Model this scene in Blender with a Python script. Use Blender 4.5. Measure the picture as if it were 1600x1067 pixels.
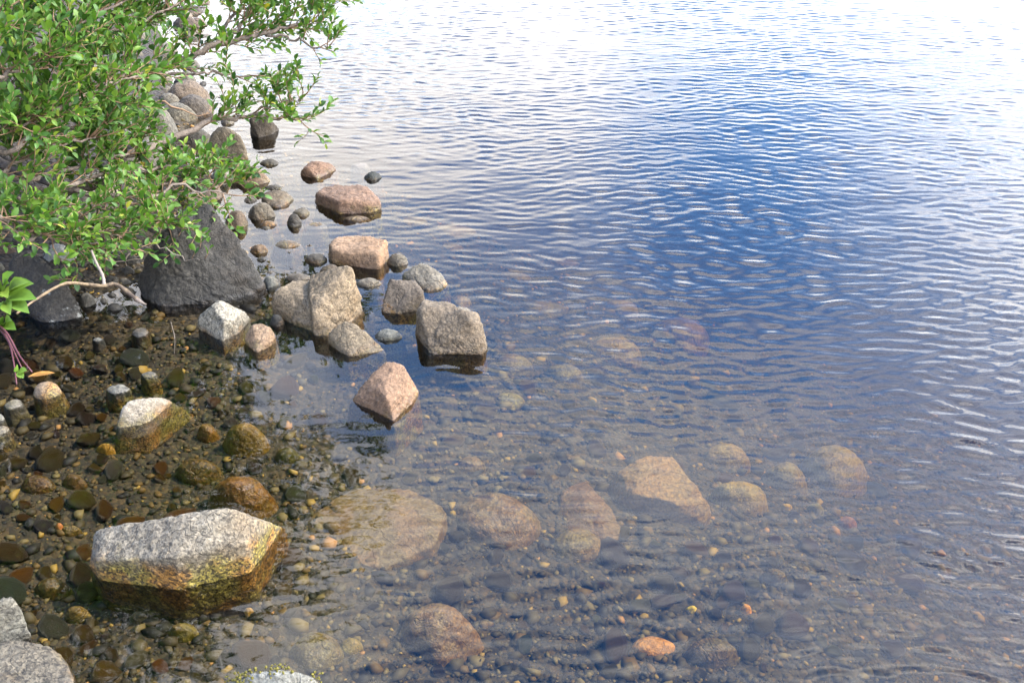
import bpy, bmesh, math, random
import numpy as np
from mathutils import Vector, Matrix, Quaternion

random.seed(7); rng = np.random.default_rng(7)
for o in list(bpy.data.objects): bpy.data.objects.remove(o)
scn = bpy.context.scene
COL = scn.collection

# ------------------------------------------------------------------ camera
W, H = 1600.0, 1067.0
FPX, PITCH, CAMZ = 1716.0, math.radians(31.3), 2.0
cam_d = bpy.data.cameras.new('camera'); cam = bpy.data.objects.new('camera', cam_d); COL.objects.link(cam)
cam.location = (0, 0, CAMZ); cam.rotation_euler = (math.pi/2 - PITCH, 0, 0)
cam_d.sensor_width = 36; cam_d.lens = 36*FPX/W; cam_d.clip_start = 0.05; cam_d.clip_end = 3000
scn.camera = cam

# ------------------------------------------------------------------ sky, sun, exposure
SUN_AZ, SUN_EL = math.radians(82), math.radians(50)
SUN = Vector((math.sin(SUN_AZ)*math.cos(SUN_EL), math.cos(SUN_AZ)*math.cos(SUN_EL), math.sin(SUN_EL)))
world = bpy.data.worlds.new('World'); scn.world = world; world.use_nodes = True
nt = world.node_tree; nt.nodes.clear()
class NB:
    """small node-tree builder"""
    def __init__(s, tree): s.t = tree
    def n(s, typ, **kw):
        nd = s.t.nodes.new(typ)
        for k, v in kw.items(): setattr(nd, k, v)
        return nd
    def set(s, sock, v):
        if hasattr(v, 'is_output') or hasattr(v, 'links'): s.t.links.new(v, sock)
        else: sock.default_value = v
    def math(s, op, a, b=0.0, c=0.0, clamp=False):
        nd = s.n('ShaderNodeMath', operation=op, use_clamp=clamp)
        for i, v in enumerate((a, b, c)): s.set(nd.inputs[i], v)
        return nd.outputs[0]
    def vec(s, op, a, b=(0, 0, 0), scale=None):
        nd = s.n('ShaderNodeVectorMath', operation=op)
        s.set(nd.inputs[0], a); s.set(nd.inputs[1], b)
        if scale is not None: s.set(nd.inputs['Scale'], scale)
        return nd.outputs['Value'] if op in ('DOT_PRODUCT', 'LENGTH') else nd.outputs[0]
    def noise(s, v, scale, detail=4, rough=0.55, dist=0.0, col=False):
        nd = s.n('ShaderNodeTexNoise'); s.set(nd.inputs['Vector'], v)
        for k, x in (('Scale', scale), ('Detail', detail), ('Roughness', rough), ('Distortion', dist)): s.set(nd.inputs[k], x)
        return nd.outputs['Color' if col else 'Fac']
    def ramp(s, f, stops, interp='LINEAR'):
        nd = s.n('ShaderNodeValToRGB'); nd.color_ramp.interpolation = interp
        el = nd.color_ramp.elements
        while len(el) < len(stops): el.new(0.5)
        for e, (p, c) in zip(el, stops):
            e.position = p; e.color = (c, c, c, 1) if isinstance(c, (int, float)) else (*c, 1)
        s.set(nd.inputs[0], f); return nd.outputs[0]
    def sstep(s, v, a, b, lo=0.0, hi=1.0):
        nd = s.n('ShaderNodeMapRange', interpolation_type='SMOOTHSTEP')
        for k, x in zip(('Value', 'From Min', 'From Max', 'To Min', 'To Max'), (v, a, b, lo, hi)): s.set(nd.inputs[k], x)
        return nd.outputs[0]
    def mix(s, f, a, b, mode='MIX'):
        nd = s.n('ShaderNodeMix', data_type='RGBA', blend_type=mode)
        s.set(nd.inputs[0], f)
        for i, v in ((6, a), (7, b)):
            s.set(nd.inputs[i], (*v, 1) if isinstance(v, tuple) and len(v) == 3 else v)
        return nd.outputs[2]
    def sep(s, v):
        nd = s.n('ShaderNodeSeparateXYZ'); s.set(nd.inputs[0], v); return nd.outputs
    def comb(s, x, y, z):
        nd = s.n('ShaderNodeCombineXYZ')
        for i, v in enumerate((x, y, z)): s.set(nd.inputs[i], v)
        return nd.outputs[0]
    def attr(s, name, typ='OBJECT'):
        return s.n('ShaderNodeAttribute', attribute_type=typ, attribute_name=name).outputs

b = NB(nt)
sky = b.n('ShaderNodeTexSky', sky_type='NISHITA', sun_disc=False)
sky.sun_elevation = SUN_EL; sky.sun_rotation = SUN_AZ
sky.air_density = 1.4; sky.dust_density = 0.6; sky.ozone_density = 6.0
D = b.n('ShaderNodeTexCoord').outputs['Generated']
dx, dy, dz = b.sep(D)[:3]
zz = b.math('ADD', b.math('MAXIMUM', dz, 0.0), 0.12)
vr_ = b.n('ShaderNodeVectorRotate', rotation_type='Z_AXIS'); vr_.inputs['Angle'].default_value = math.radians(6)
b.set(vr_.inputs['Vector'], b.comb(b.math('DIVIDE', dx, zz), b.math('DIVIDE', dy, zz), 0.0)); P = vr_.outputs[0]
# cloud banks low down, broken cumulus higher up; brighter where the sun stands behind them
cn = b.noise(b.vec('ADD', P, (1.13, 33.43, 3.89)), 0.85, 5, 0.55, 0.2)
sdot = b.math('MAXIMUM', b.vec('DOT_PRODUCT', D, tuple(SUN)), 0.0)
glow = b.math('POWER', sdot, 3.0)
low = b.sstep(dz, 0.60, 0.24)
high = b.sstep(dz, 0.72, 0.95)
cov = b.math('SUBTRACT', b.math('ADD', cn, b.math('ADD', b.math('MULTIPLY', glow, 0.17), b.math('MULTIPLY', low, 0.205))), b.math('MULTIPLY', high, 0.2))
mask = b.sstep(cov, 0.48, 0.72)
hs = b.n('ShaderNodeHueSaturation'); hs.inputs['Hue'].default_value = 0.506; hs.inputs['Saturation'].default_value = 1.25; hs.inputs['Value'].default_value = 2.25; b.set(hs.inputs['Color'], sky.outputs[0])
bg1 = b.n('ShaderNodeBackground'); b.set(bg1.inputs[0], hs.outputs[0]); bg1.inputs[1].default_value = 0.15
bg2 = b.n('ShaderNodeBackground'); b.set(bg2.inputs[0], (1.0, 0.985, 1.0, 1))
b.set(bg2.inputs[1], b.math('ADD', b.math('ADD', 1.45, b.math('MULTIPLY', low, 0.9)), b.math('MULTIPLY', glow, 7.0)))
mx = b.n('ShaderNodeMixShader'); b.set(mx.inputs[0], mask)
nt.links.new(bg1.outputs[0], mx.inputs[1]); nt.links.new(bg2.outputs[0], mx.inputs[2])
wo = b.n('ShaderNodeOutputWorld'); nt.links.new(mx.outputs[0], wo.inputs[0])

sd = bpy.data.lights.new('sun', 'SUN'); sd.energy = 2.9; sd.angle = math.radians(1.2); sd.color = (1.0, 0.95, 0.87)
sun = bpy.data.objects.new('sun', sd); COL.objects.link(sun); sun.location = (8, 6, 12)
sun.rotation_euler = SUN.to_track_quat('Z', 'Y').to_euler()
vs = scn.view_settings; vs.view_transform = 'Standard'; vs.look = 'None'; vs.exposure = 1.3; vs.gamma = 1; vs.use_curve_mapping = False
scn.render.engine = 'CYCLES'
cy = scn.cycles; cy.use_denoising = True; cy.use_adaptive_sampling = True; cy.adaptive_threshold = 0.02; cy.max_bounces = 8; cy.diffuse_bounces = 2; cy.glossy_bounces = 3
cy.transparent_max_bounces = 12; cy.transmission_bounces = 4; cy.volume_bounces = 0
cy.sample_clamp_indirect = 6.0; cy.sample_clamp_direct = 20.0; cy.caustics_reflective = False; cy.caustics_refractive = False

# ------------------------------------------------------------------ photograph rays -> places
CP, SP = math.cos(PITCH), math.sin(PITCH)
def ray(u, v):
    x = (u - W/2)/FPX; up = (H/2 - v)/FPX
    return Vector((x, CP + up*SP, -SP + up*CP))
def on(u, v, z=0.0):
    r = ray(u, v); t = (z - CAMZ)/r.z
    return Vector((r.x*t, r.y*t, z))
def up_from(u, v, zpx, z0=0.0):
    """point seen at (u, v) standing zpx pixels above the plane z0"""
    g = on(u, v + zpx, z0); r = ray(u, v); t = g.y/r.y
    return Vector((r.x*t, g.y, CAMZ + r.z*t))
def at(u, v, s):
    r = ray(u, v).normalized(); return Vector((0, 0, CAMZ)) + r*s
def project(p):
    x, y, z = p[0], p[1], p[2] - CAMZ
    f = y*CP - z*SP; u_ = y*SP + z*CP
    return (W/2 + FPX*x/f, H/2 - FPX*u_/f, f)

# ------------------------------------------------------------------ numpy noise
def _hash(i, j, k):
    h = (i*374761393 + j*668265263 + k*2147483647) & 0xffffffff
    h = ((h ^ (h >> 13))*1274126177) & 0xffffffff
    return ((h ^ (h >> 16)) & 0xffff)/65535.0
def vnoise(p):
    f = np.floor(p).astype(np.int64); t = p - f; t = t*t*(3 - 2*t)
    r = 0
    for a in (0, 1):
        for b_ in (0, 1):
            for c in (0, 1):
                w = (t[:, 0] if a else 1 - t[:, 0])*(t[:, 1] if b_ else 1 - t[:, 1])*(t[:, 2] if c else 1 - t[:, 2])
                r = r + w*_hash(f[:, 0] + a, f[:, 1] + b_, f[:, 2] + c)
    return r
def fbm(p, oct=4, gain=0.5):
    s = 0; a = 1; n = 0
    for i in range(oct):
        s = s + a*vnoise(p*(2.03**i) + 17.3*i); n += a; a *= gain
    return s/n - 0.5

# ------------------------------------------------------------------ objects
def mesh_from(name, verts, faces, mat=None, smooth=True):
    me = bpy.data.meshes.new(name)
    verts = np.asarray(verts, dtype=np.float32)
    if isinstance(faces, np.ndarray):
        k = faces.shape[1]; n = len(faces)
        me.vertices.add(len(verts)); me.vertices.foreach_set('co', verts.ravel())
        me.loops.add(n*k); me.loops.foreach_set('vertex_index', faces.astype(np.int32).ravel())
        me.polygons.add(n); me.polygons.foreach_set('loop_start', np.arange(0, n*k, k, dtype=np.int32))
        me.update(calc_edges=True)
    else:
        me.from_pydata([tuple(map(float, v)) for v in verts], [], faces); me.update()
    if smooth: me.polygons.foreach_set('use_smooth', np.ones(len(me.polygons), dtype=bool))
    if mat: me.materials.append(mat)
    return me
def obj(name, me, parent=None, loc=(0, 0, 0)):
    o = bpy.data.objects.new(name, me); COL.objects.link(o); o.location = loc
    if parent: o.parent = parent
    return o
def tag(o, label=None, cat=None, group=None, kind=None):
    for k, v in (('label', label), ('category', cat), ('group', group), ('kind', kind)):
        if v: o[k] = v
    return o
def new_mat(name):
    m = bpy.data.materials.new(name); m.use_nodes = True; m.node_tree.nodes.clear()
    nb = NB(m.node_tree); out = nb.n('ShaderNodeOutputMaterial'); return m, nb, out
def tube(pts, radii, sides=6):
    """a tapering tube through pts -> verts, faces"""
    V = []; F = []
    pts = [Vector(p) for p in pts]
    for i, p in enumerate(pts):
        t = (pts[min(i+1, len(pts)-1)] - pts[max(i-1, 0)]).normalized()
        a = t.cross(Vector((0, 0, 1)) if abs(t.z) < 0.9 else Vector((1, 0, 0))).normalized(); c = t.cross(a)
        for k in range(sides):
            an = 2*math.pi*k/sides
            V.append(p + (a*math.cos(an) + c*math.sin(an))*radii[i])
    for i in range(len(pts)-1):
        for k in range(sides):
            k2 = (k+1) % sides
            F.append((i*sides+k, i*sides+k2, (i+1)*sides+k2, (i+1)*sides+k))
    F.append(tuple(range(sides))[::-1]); F.append(tuple(range((len(pts)-1)*sides, len(pts)*sides)))
    return V, F
def curve_pts(ctrl, n):
    """Catmull-Rom through control points"""
    c = [Vector(p) for p in ctrl]; c = [c[0]*2 - c[1]] + c + [c[-1]*2 - c[-2]]
    out = []
    segs = len(c) - 3
    for i in range(n):
        t = i/(n-1)*segs; k = min(int(t), segs-1); f = t - k
        p0, p1, p2, p3 = c[k:k+4]
        out.append(0.5*((2*p1) + (p2-p0)*f + (2*p0-5*p1+4*p2-p3)*f*f + (3*p1-p0-3*p2+p3)*f**3))
    return out

# ------------------------------------------------------------------ materials
def rock_material():
    m, b, out = new_mat('granite')
    tc = b.n('ShaderNodeTexCoord').outputs['Object']
    pos = b.n('ShaderNodeNewGeometry').outputs['Position']; pz = b.sep(pos)[2]
    tint = b.attr('tint')['Color']; speck = b.attr('speckle')['Fac']; algae = b.attr('algae')['Fac']; lich = b.attr('lichen')['Fac']
    dryline = b.attr('wetline')['Fac']
    rnd = b.n('ShaderNodeObjectInfo').outputs['Random']
    tcs = b.vec('ADD', tc, b.comb(b.math('MULTIPLY', rnd, 37.0), b.math('MULTIPLY', rnd, 91.0), 0.0))
    vor = b.n('ShaderNodeTexVoronoi'); b.set(vor.inputs['Vector'], tcs); b.set(vor.inputs['Scale'], b.math('ADD', 130.0, b.math('MULTIPLY', b.math('FRACT', b.math('MULTIPLY', rnd, 7.31)), 170.0)))
    vr = b.sep(vor.outputs['Color'])[0]
    grain = b.ramp(vr, [(0.0, (0.22, 0.21, 0.21)), (0.22, (0.62, 0.60, 0.58)), (0.45, (1.0, 1.0, 1.0)), (0.80, (1.3, 1.27, 1.22)), (0.96, (1.65, 1.62, 1.6))], 'CONSTANT')
    blot = b.ramp(b.noise(tcs, 14, 4, 0.65), [(0.25, 0.62), (0.5, 1.0), (0.75, 1.28)])
    fine = b.ramp(b.noise(tcs, 90, 1, 0.7), [(0.3, 0.75), (0.7, 1.25)])
    c = b.mix(1.0, tint, blot, 'MULTIPLY'); c = b.mix(1.0, c, fine, 'MULTIPLY')
    c = b.mix(speck, c, b.mix(1.0, c, grain, 'MULTIPLY'))
    # dark weathering skin low down, uneven
    pat = b.sstep(b.noise(tcs, 7, 3, 0.6), 0.48, 0.62)
    c = b.mix(b.math('MULTIPLY', pat, 0.35), c, b.mix(1.0, c, (0.45, 0.42, 0.40), 'MULTIPLY'))
    crk = b.math('ABSOLUTE', b.math('SUBTRACT', b.noise(tcs, 4.5, 3, 0.6, 0.6), 0.5))
    c = b.mix(b.sstep(crk, 0.006, 0.001, 0.0, 0.4), c, b.mix(1.0, c, (0.25, 0.23, 0.22), 'MULTIPLY'))
    rust = b.sstep(b.noise(tcs, 3.2, 4, 0.65), 0.52, 0.68)
    c = b.mix(b.math('MULTIPLY', rust, 0.5), c, b.mix(1.0, c, (1.05, 0.86, 0.64), 'MULTIPLY'))
    # lichen: pale crusts
    ln = b.math('ADD', b.noise(tcs, 5.5, 5, 0.62), b.math('MULTIPLY', b.noise(tcs, 60, 2), 0.06))
    lm = b.math('MULTIPLY', b.sstep(ln, b.math('SUBTRACT', 0.80, b.math('MULTIPLY', lich, 0.34)), b.math('SUBTRACT', 0.83, b.math('MULTIPLY', lich, 0.34))), b.sstep(lich, 0.0, 0.05))
    c = b.mix(b.math('MULTIPLY', lm, 0.85), c, b.mix(b.noise(tcs, 40, 3), (0.16, 0.165, 0.15), (0.29, 0.29, 0.265)))
    wn = b.math('MULTIPLY', b.math('SUBTRACT', b.noise(tcs, 16, 3, 0.6), 0.5), 0.10)
    wet = b.sstep(b.math('ADD', pz, b.math('MULTIPLY', wn, 0.45)), 0.030, -0.006)
    c = b.mix(b.math('MULTIPLY', wet, 0.42), c, b.mix(1.0, c, (0.34, 0.32, 0.30), 'MULTIPLY'))
    # algae and brown film that grows up to the wet line and over all that stays under water
    wn = b.math('MULTIPLY', b.math('SUBTRACT', b.noise(tcs, 16, 3, 0.6), 0.5), 0.10)
    zz = b.math('ADD', pz, wn)
    under = b.sstep(b.math('ADD', zz, b.math('MULTIPLY', wn, 0.7)), b.math('ADD', dryline, 0.035), b.math('SUBTRACT', dryline, 0.045))
    acol = b.mix(b.sstep(b.noise(tcs, 9, 4, 0.6), 0.42, 0.58), (0.13, 0.10, 0.018), (0.165, 0.078, 0.014))
    acol = b.mix(1.0, acol, b.ramp(vr, [(0.0, 0.25), (0.3, 0.75), (0.6, 1.2), (0.9, 1.9)], 'CONSTANT'), 'MULTIPLY')
    c = b.mix(b.math('MULTIPLY', under, algae), c, acol)
    bs = b.n('ShaderNodeBsdfPrincipled'); b.set(bs.inputs['Base Color'], c)
    b.set(bs.inputs['Roughness'], b.math('SUBTRACT', 0.82, b.math('MULTIPLY', wet, 0.5)))
    bs.inputs['Specular IOR Level'].default_value = 0.35
    h = b.math('ADD', b.math('MULTIPLY', b.noise(tcs, 55, 4, 0.7), 0.012), b.math('ADD', b.math('MULTIPLY', vr, 0.0012), b.math('ADD', b.math('MULTIPLY', b.noise(tcs, 13, 2), 0.03), b.sstep(crk, 0.0, 0.008, -0.003, 0.0))))
    bp = b.n('ShaderNodeBump'); bp.inputs['Strength'].default_value = 0.9; bp.inputs['Distance'].default_value = 0.8; b.set(bp.inputs['Height'], h)
    m.node_tree.links.new(bp.outputs[0], bs.inputs['Normal'])
    m.node_tree.links.new(bs.outputs[0], out.inputs[0]); return m
M_ROCK = rock_material()

def simple_mat(name, colfn, rough=0.7, trans=0.0, spec=0.4, bump=None):
    m, b, out = new_mat(name); c = colfn(b)
    bs = b.n('ShaderNodeBsdfPrincipled'); b.set(bs.inputs['Base Color'], c); bs.inputs['Roughness'].default_value = rough
    bs.inputs['Specular IOR Level'].default_value = spec
    if bump:
        bp = b.n('ShaderNodeBump'); bp.inputs['Strength'].default_value = bump[1]; bp.inputs['Distance'].default_value = 0.02
        b.set(bp.inputs['Height'], b.noise(b.n('ShaderNodeTexCoord').outputs['Object'], bump[0], 5)); m.node_tree.links.new(bp.outputs[0], bs.inputs['Normal'])
    if trans:
        tr = b.n('ShaderNodeBsdfTranslucent'); b.set(tr.inputs[0], b.mix(1.0, c, (1.25, 1.35, 0.6), 'MULTIPLY'))
        mx = b.n('ShaderNodeMixShader'); mx.inputs[0].default_value = trans
        m.node_tree.links.new(bs.outputs[0], mx.inputs[1]); m.node_tree.links.new(tr.outputs[0], mx.inputs[2])
        m.node_tree.links.new(mx.outputs[0], out.inputs[0])
    else: m.node_tree.links.new(bs.outputs[0], out.inputs[0])
    return m
M_LEAF = simple_mat('leaf_green', lambda b: b.ramp(b.attr('shade', 'GEOMETRY')['Fac'],
    [(0.0, (0.018, 0.052, 0.009)), (0.45, (0.058, 0.132, 0.018)), (0.9, (0.135, 0.222, 0.032)), (0.97, (0.30, 0.33, 0.05)), (1.0, (0.42, 0.33, 0.04))]), 0.5, 0.32, 0.32)
M_BARK = simple_mat('bark', lambda b: b.mix(b.noise(b.n('ShaderNodeTexCoord').outputs['Object'], 25, 5, 0.65), (0.055, 0.04, 0.03), (0.20, 0.16, 0.125)), 0.85, bump=(60, 0.6))
M_TWIG = simple_mat('twig_bark', lambda b: b.mix(b.noise(b.n('ShaderNodeTexCoord').outputs['Object'], 8, 3), (0.10, 0.055, 0.03), (0.24, 0.15, 0.085)), 0.8)
M_DEAD = simple_mat('dead_wood', lambda b: b.mix(b.noise(b.n('ShaderNodeTexCoord').outputs['Object'], 12, 5), (0.11, 0.085, 0.065), (0.23, 0.19, 0.15)), 0.85)
M_PALE = simple_mat('bleached_wood', lambda b: b.mix(b.sstep(b.noise(b.n('ShaderNodeTexCoord').outputs['Object'], 18, 5), 0.40, 0.64), (0.17, 0.118, 0.062), (0.045, 0.03, 0.018)), 0.75, bump=(70, 0.5))
M_RED = simple_mat('red_stem', lambda b: b.mix(b.noise(b.n('ShaderNodeTexCoord').outputs['Object'], 20, 3), (0.045, 0.01, 0.014), (0.10, 0.028, 0.032)), 0.6)
M_MOSS = simple_mat('moss', lambda b: b.mix(b.noise(b.n('ShaderNodeTexCoord').outputs['Object'], 30, 5), (0.07, 0.065, 0.012), (0.24, 0.20, 0.03)), 0.95, bump=(160, 1.0))
M_DRY = simple_mat('fallen_leaf', lambda b: b.mix(b.noise(b.n('ShaderNodeTexCoord').outputs['Object'], 60, 4), (0.45, 0.24, 0.05), (0.28, 0.11, 0.03)), 0.6, 0.2)

# ------------------------------------------------------------------ lake bed and bank (one sheet)
BED = [(0,525,-.04),(100,525,-.05),(200,505,-.05),(330,560,-.08),(0,700,-.06),(200,700,-.10),(400,700,-.14),(0,900,-.08),(200,900,-.12),(0,1060,-.10),
 (400,1000,-.15),(380,1100,-.12),(480,450,-.08),(450,340,-.10),(440,255,-.12),(500,200,-.25),(400,120,-.35),(350,60,-.25),(600,400,-.10),(600,625,-.11),(540,325,-.12),(500,270,-.13),(410,205,-.12),(540,545,-.09),(390,540,-.07),(650,300,-.40),
 (700,545,-.12),(700,700,-.19),(800,900,-.28),(820,600,-.28),(1000,800,-.32),(1000,500,-.50),(1200,1000,-.32),(1250,750,-.33),(1400,900,-.42),(1550,1050,-.65),
 (1500,700,-.72),(1300,450,-.80),(1000,200,-1.15),(700,100,-1.0),(1500,200,-1.6),(1000,0,-1.8),(500,0,-.9),(1600,400,-1.1),(2200,600,-1.4),(2300,1000,-1.1),
 (0,480,.03),(0,410,.10),(100,450,.06),(200,445,-.01),(200,385,.03),(330,400,-.04),(345,270,-.06),(300,170,-.02),(250,100,.04),(290,60,-.06),(270,0,-.04),
 (200,300,.06),(100,250,.18),(0,200,.35),(-200,450,.30),(-300,300,.8),(-500,100,1.3),(-250,700,.05),(-300,1000,.10),(0,50,.5)]
bx = np.array([[on(u, v).x, on(u, v).y] for u, v, z in BED] + [[0, -1], [-3, -1.5], [3, -1.5], [0, 0.6], [-1.5, 0.9], [1.6, 0.6], [14, 25], [-10, 30], [-12, 6], [30, 5], [-3.5, 14], [0, 18], [-4, 22]])
bz = np.array([z for _, _, z in BED] + [.5, .6, -.4, .05, 0.0, -.35, -4, 2.0, 2.2, -4, .8, -3, 1.0])
def _phi(r): return r
_A = _phi(np.linalg.norm(bx[:, None] - bx[None], axis=2)) - np.eye(len(bx))*0.02
_m = bz.mean(); _w = np.linalg.solve(_A, bz - _m)
def bed_z(x, y):
    x = np.atleast_1d(np.asarray(x, float)); y = np.atleast_1d(np.asarray(y, float))
    out = np.empty(x.shape); xf, yf, of = x.ravel(), y.ravel(), np.empty(x.size)
    for s in range(0, x.size, 20000):
        d = np.hypot(xf[s:s+20000, None] - bx[None, :, 0], yf[s:s+20000, None] - bx[None, :, 1])
        of[s:s+20000] = d @ _w + _m
    return np.clip(of, -4.0, 2.6).reshape(x.shape)
def bed_full(x, y):
    z = bed_z(x, y); q = np.stack([np.ravel(x), np.ravel(y), np.zeros(np.size(x))], 1)
    return z + (fbm(q*1.7, 3)*0.06 + fbm(q*6, 3)*0.03).reshape(z.shape)*np.clip(1.2 - np.abs(z)*0.2, 0.2, 1)
def bed_hit(u, v):
    """where the line of sight meets the bed"""
    r = ray(u, v); t = np.linspace((0.0 - CAMZ)/r.z, (-2.0 - CAMZ)/r.z, 160)
    z = CAMZ + r.z*t; k = np.argmax(z < bed_full(r.x*t, r.y*t)); return Vector((r.x*t[k], r.y*t[k], min(z[k], -.04)))
def bz1(x, y): return float(bed_full(np.array([x], float), np.array([y], float))[0])
def axis(lo, hi, step, far):
    a = list(np.arange(lo, hi + 1e-6, step)); g = step
    while a[-1] < far: g *= 1.25; a.append(a[-1] + g)
    g = step
    while a[0] > -far: g *= 1.25; a.insert(0, a[0] - g)
    return np.array(a)
def grid(xs, ys):
    X, Y = np.meshgrid(xs, ys); nx, ny = len(xs), len(ys)
    i = np.arange(nx*ny).reshape(ny, nx)
    F = np.stack([i[:-1, :-1], i[:-1, 1:], i[1:, 1:], i[1:, :-1]], axis=-1).reshape(-1, 4)
    return X, Y, F
def bed_material():
    m, b, out = new_mat('gravel_bed')
    pos = b.n('ShaderNodeNewGeometry').outputs['Position']; pz = b.sep(pos)[2]
    v1 = b.n('ShaderNodeTexVoronoi'); b.set(v1.inputs['Vector'], pos); v1.inputs['Scale'].default_value = 38
    v2 = b.n('ShaderNodeTexVoronoi'); b.set(v2.inputs['Vector'], pos); v2.inputs['Scale'].default_value = 95
    pal = [(0.0, (0.009, 0.006, 0.0015)), (0.3, (0.021, 0.0145, 0.004)), (0.55, (0.033, 0.021, 0.006)), (0.75, (0.048, 0.034, 0.012)), (0.93, (0.08, 0.046, 0.012))]
    c = b.mix(0.5, b.ramp(b.sep(v1.outputs['Color'])[0], pal), b.ramp(b.sep(v2.outputs['Color'])[0], pal))
    soil = b.mix(b.noise(pos, 30, 6, 0.7), (0.007, 0.0055, 0.004), (0.032, 0.023, 0.014))
    c = b.mix(b.sstep(pz, -0.02, 0.06), c, soil)
    bs = b.n('ShaderNodeBsdfPrincipled'); b.set(bs.inputs['Base Color'], c); bs.inputs['Roughness'].default_value = 0.9
    h = b.math('SUBTRACT', 1.0, v1.outputs['Distance'])
    bp = b.n('ShaderNodeBump'); bp.inputs['Distance'].default_value = 0.02; b.set(bp.inputs['Height'], b.math('ADD', h, b.math('MULTIPLY', b.noise(pos, 60, 5), 0.5)))
    m.node_tree.links.new(bp.outputs[0], bs.inputs['Normal']); m.node_tree.links.new(bs.outputs[0], out.inputs[0]); return m
xs = axis(-5, 6, 0.06, 320); ys = axis(-1, 9, 0.06, 320)
X, Y, F = grid(xs, ys)
Z = bed_full(X, Y)
bed = obj('lake_bed', mesh_from('lake_bed', np.stack([X, Y, Z], -1).reshape(-1, 3), F, bed_material()))
tag(bed, 'gravel lake bed rising to the dark soil bank', None, None, 'structure')

# ------------------------------------------------------------------ lake water
WIND = [(0,520,.03),(150,600,.03),(0,800,.04),(200,1000,.06),(400,650,.05),(330,520,.05),(480,560,.07),(470,470,.05),(460,380,.06),(440,300,.10),(520,350,.15),(420,240,.3),
 (560,450,.15),(640,390,.3),(600,540,.14),(560,700,0.16),(480,850,0.3),(450,1000,0.3),(650,800,0.55),(650,950,0.65),(700,650,0.5),(700,480,.35),(560,300,.45),(500,220,.55),(440,130,.8),
 (800,560,0.8),(800,450,0.9),(750,330,.75),(850,700,1.1),(900,850,1),(900,1000,0.85),(1000,620,0.8),(1000,720,0.36),(1000,450,1.15),(1000,300,1.0),(800,200,.95),(600,100,.9),(1100,780,0.3),(1100,900,0.5),(1150,1040,0.85),
 (1200,700,0.42),(1250,600,0.9),(1300,850,0.85),(1400,1000,1.3),(1400,700,1.2),(1500,900,1.5),(1600,700,1.5),(1500,500,1.3),(1600,1060,1.6),(1300,300,1.05),(1500,100,1.1),(900,0,1.0),(400,0,.9)]
wx = np.array([[on(u, v).x, on(u, v).y] for u, v, s in WIND]); ww = np.array([s for *_, s in WIND])
def wind(x, y):
    d2 = (x[:, None] - wx[None, :, 0])**2 + (y[:, None] - wx[None, :, 1])**2
    k = 1.0/(d2 + 0.02)**1.7
    return (k @ ww)/k.sum(1)
def water_material():
    m, b, out = new_mat('lake_water')
    fr = b.n('ShaderNodeFresnel'); fr.inputs['IOR'].default_value = 1.38
    tr = b.n('ShaderNodeBsdfTransparent'); gl = b.n('ShaderNodeBsdfGlossy'); gl.inputs['Roughness'].default_value = 0.03
    gl.inputs['Color'].default_value = (1, 1, 1, 1)
    mx = b.n('ShaderNodeMixShader'); m.node_tree.links.new(fr.outputs[0], mx.inputs[0])
    m.node_tree.links.new(tr.outputs[0], mx.inputs[1]); m.node_tree.links.new(gl.outputs[0], mx.inputs[2])
    m.node_tree.links.new(mx.outputs[0], out.inputs['Surface'])
    va = b.n('ShaderNodeVolumeAbsorption'); va.inputs['Color'].default_value = (0.76, 0.64, 0.10, 1); va.inputs['Density'].default_value = 1.15
    m.node_tree.links.new(va.outputs[0], out.inputs['Volume'])
    return m
def wave_height(x, y):
    """wind ripples: a spread of short wave trains, gathered in gusts, dying out in the lee of the shore"""
    r_ = np.random.default_rng(12); q = np.stack([x, y, np.zeros_like(x)], 1)
    wa = wind(x, y)
    px = x + 0.30*fbm(q*0.8 + 3.1, 2) + 0.06*fbm(q*4.0 + 9.7, 2)
    py = y + 0.34*fbm(q*0.8 + 61.3, 2) + 0.07*fbm(q*4.0 + 27.9, 2)
    h = np.zeros_like(x); n = 40
    for i in range(n):
        lam = 0.045*math.exp(r_.normal(0, .45)); lam = min(max(lam, .031), .20); a = math.radians(r_.normal(7, 19)); k = 2*math.pi/lam
        sl = WAVE_SLOPE*math.sqrt(2.0/n)*r_.uniform(.7, 1.3)
        h += sl/k*np.sin(k*(math.sin(a)*px + math.cos(a)*py) + r_.uniform(0, 6.28))
    gust = 0.55 + 0.9*(vnoise(q*1.5 + 5.5)*.6 + vnoise(q*.5 + 15.5)*.4)
    h *= wa*gust
    h += fbm(np.stack([px*4.0, py*7.0, np.zeros_like(px)], 1), 2)*(0.0006 + 0.004*wa)
    return h
WAVE_SLOPE = 0.088
def axis2(lo, hi, step, far):
    return axis(lo, hi, step, far)
xs = axis2(-3.0, 5.0, 0.0165, 300); ys = axis2(1.3, 9.2, 0.0102, 300)
X, Y, F = grid(xs, ys); nx, ny = len(xs), len(ys)
hx, hy = X.ravel(), Y.ravel(); hz = np.zeros(len(hx))
for s0 in range(0, len(hx), 50000): hz[s0:s0+50000] = wave_height(hx[s0:s0+50000], hy[s0:s0+50000])
hz *= np.clip((40 - np.hypot(hx, hy))/25, 0, 1)
V = np.stack([hx, hy, hz], -1)
ring = list(range(nx)) + [r*nx + nx-1 for r in range(1, ny)] + [(ny-1)*nx + c for c in range(nx-2, -1, -1)] + [r*nx for r in range(ny-2, 0, -1)]
low_v = V[ring].copy(); low_v[:, 2] = -6.0; n0 = len(V)
faces = [tuple(f) for f in F.tolist()]
nr = len(ring)
for i in range(nr):
    j = (i+1) % nr; faces.append((ring[j], ring[i], n0+i, n0+j))
faces.append(tuple(n0+i for i in range(nr))[::-1])
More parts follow.
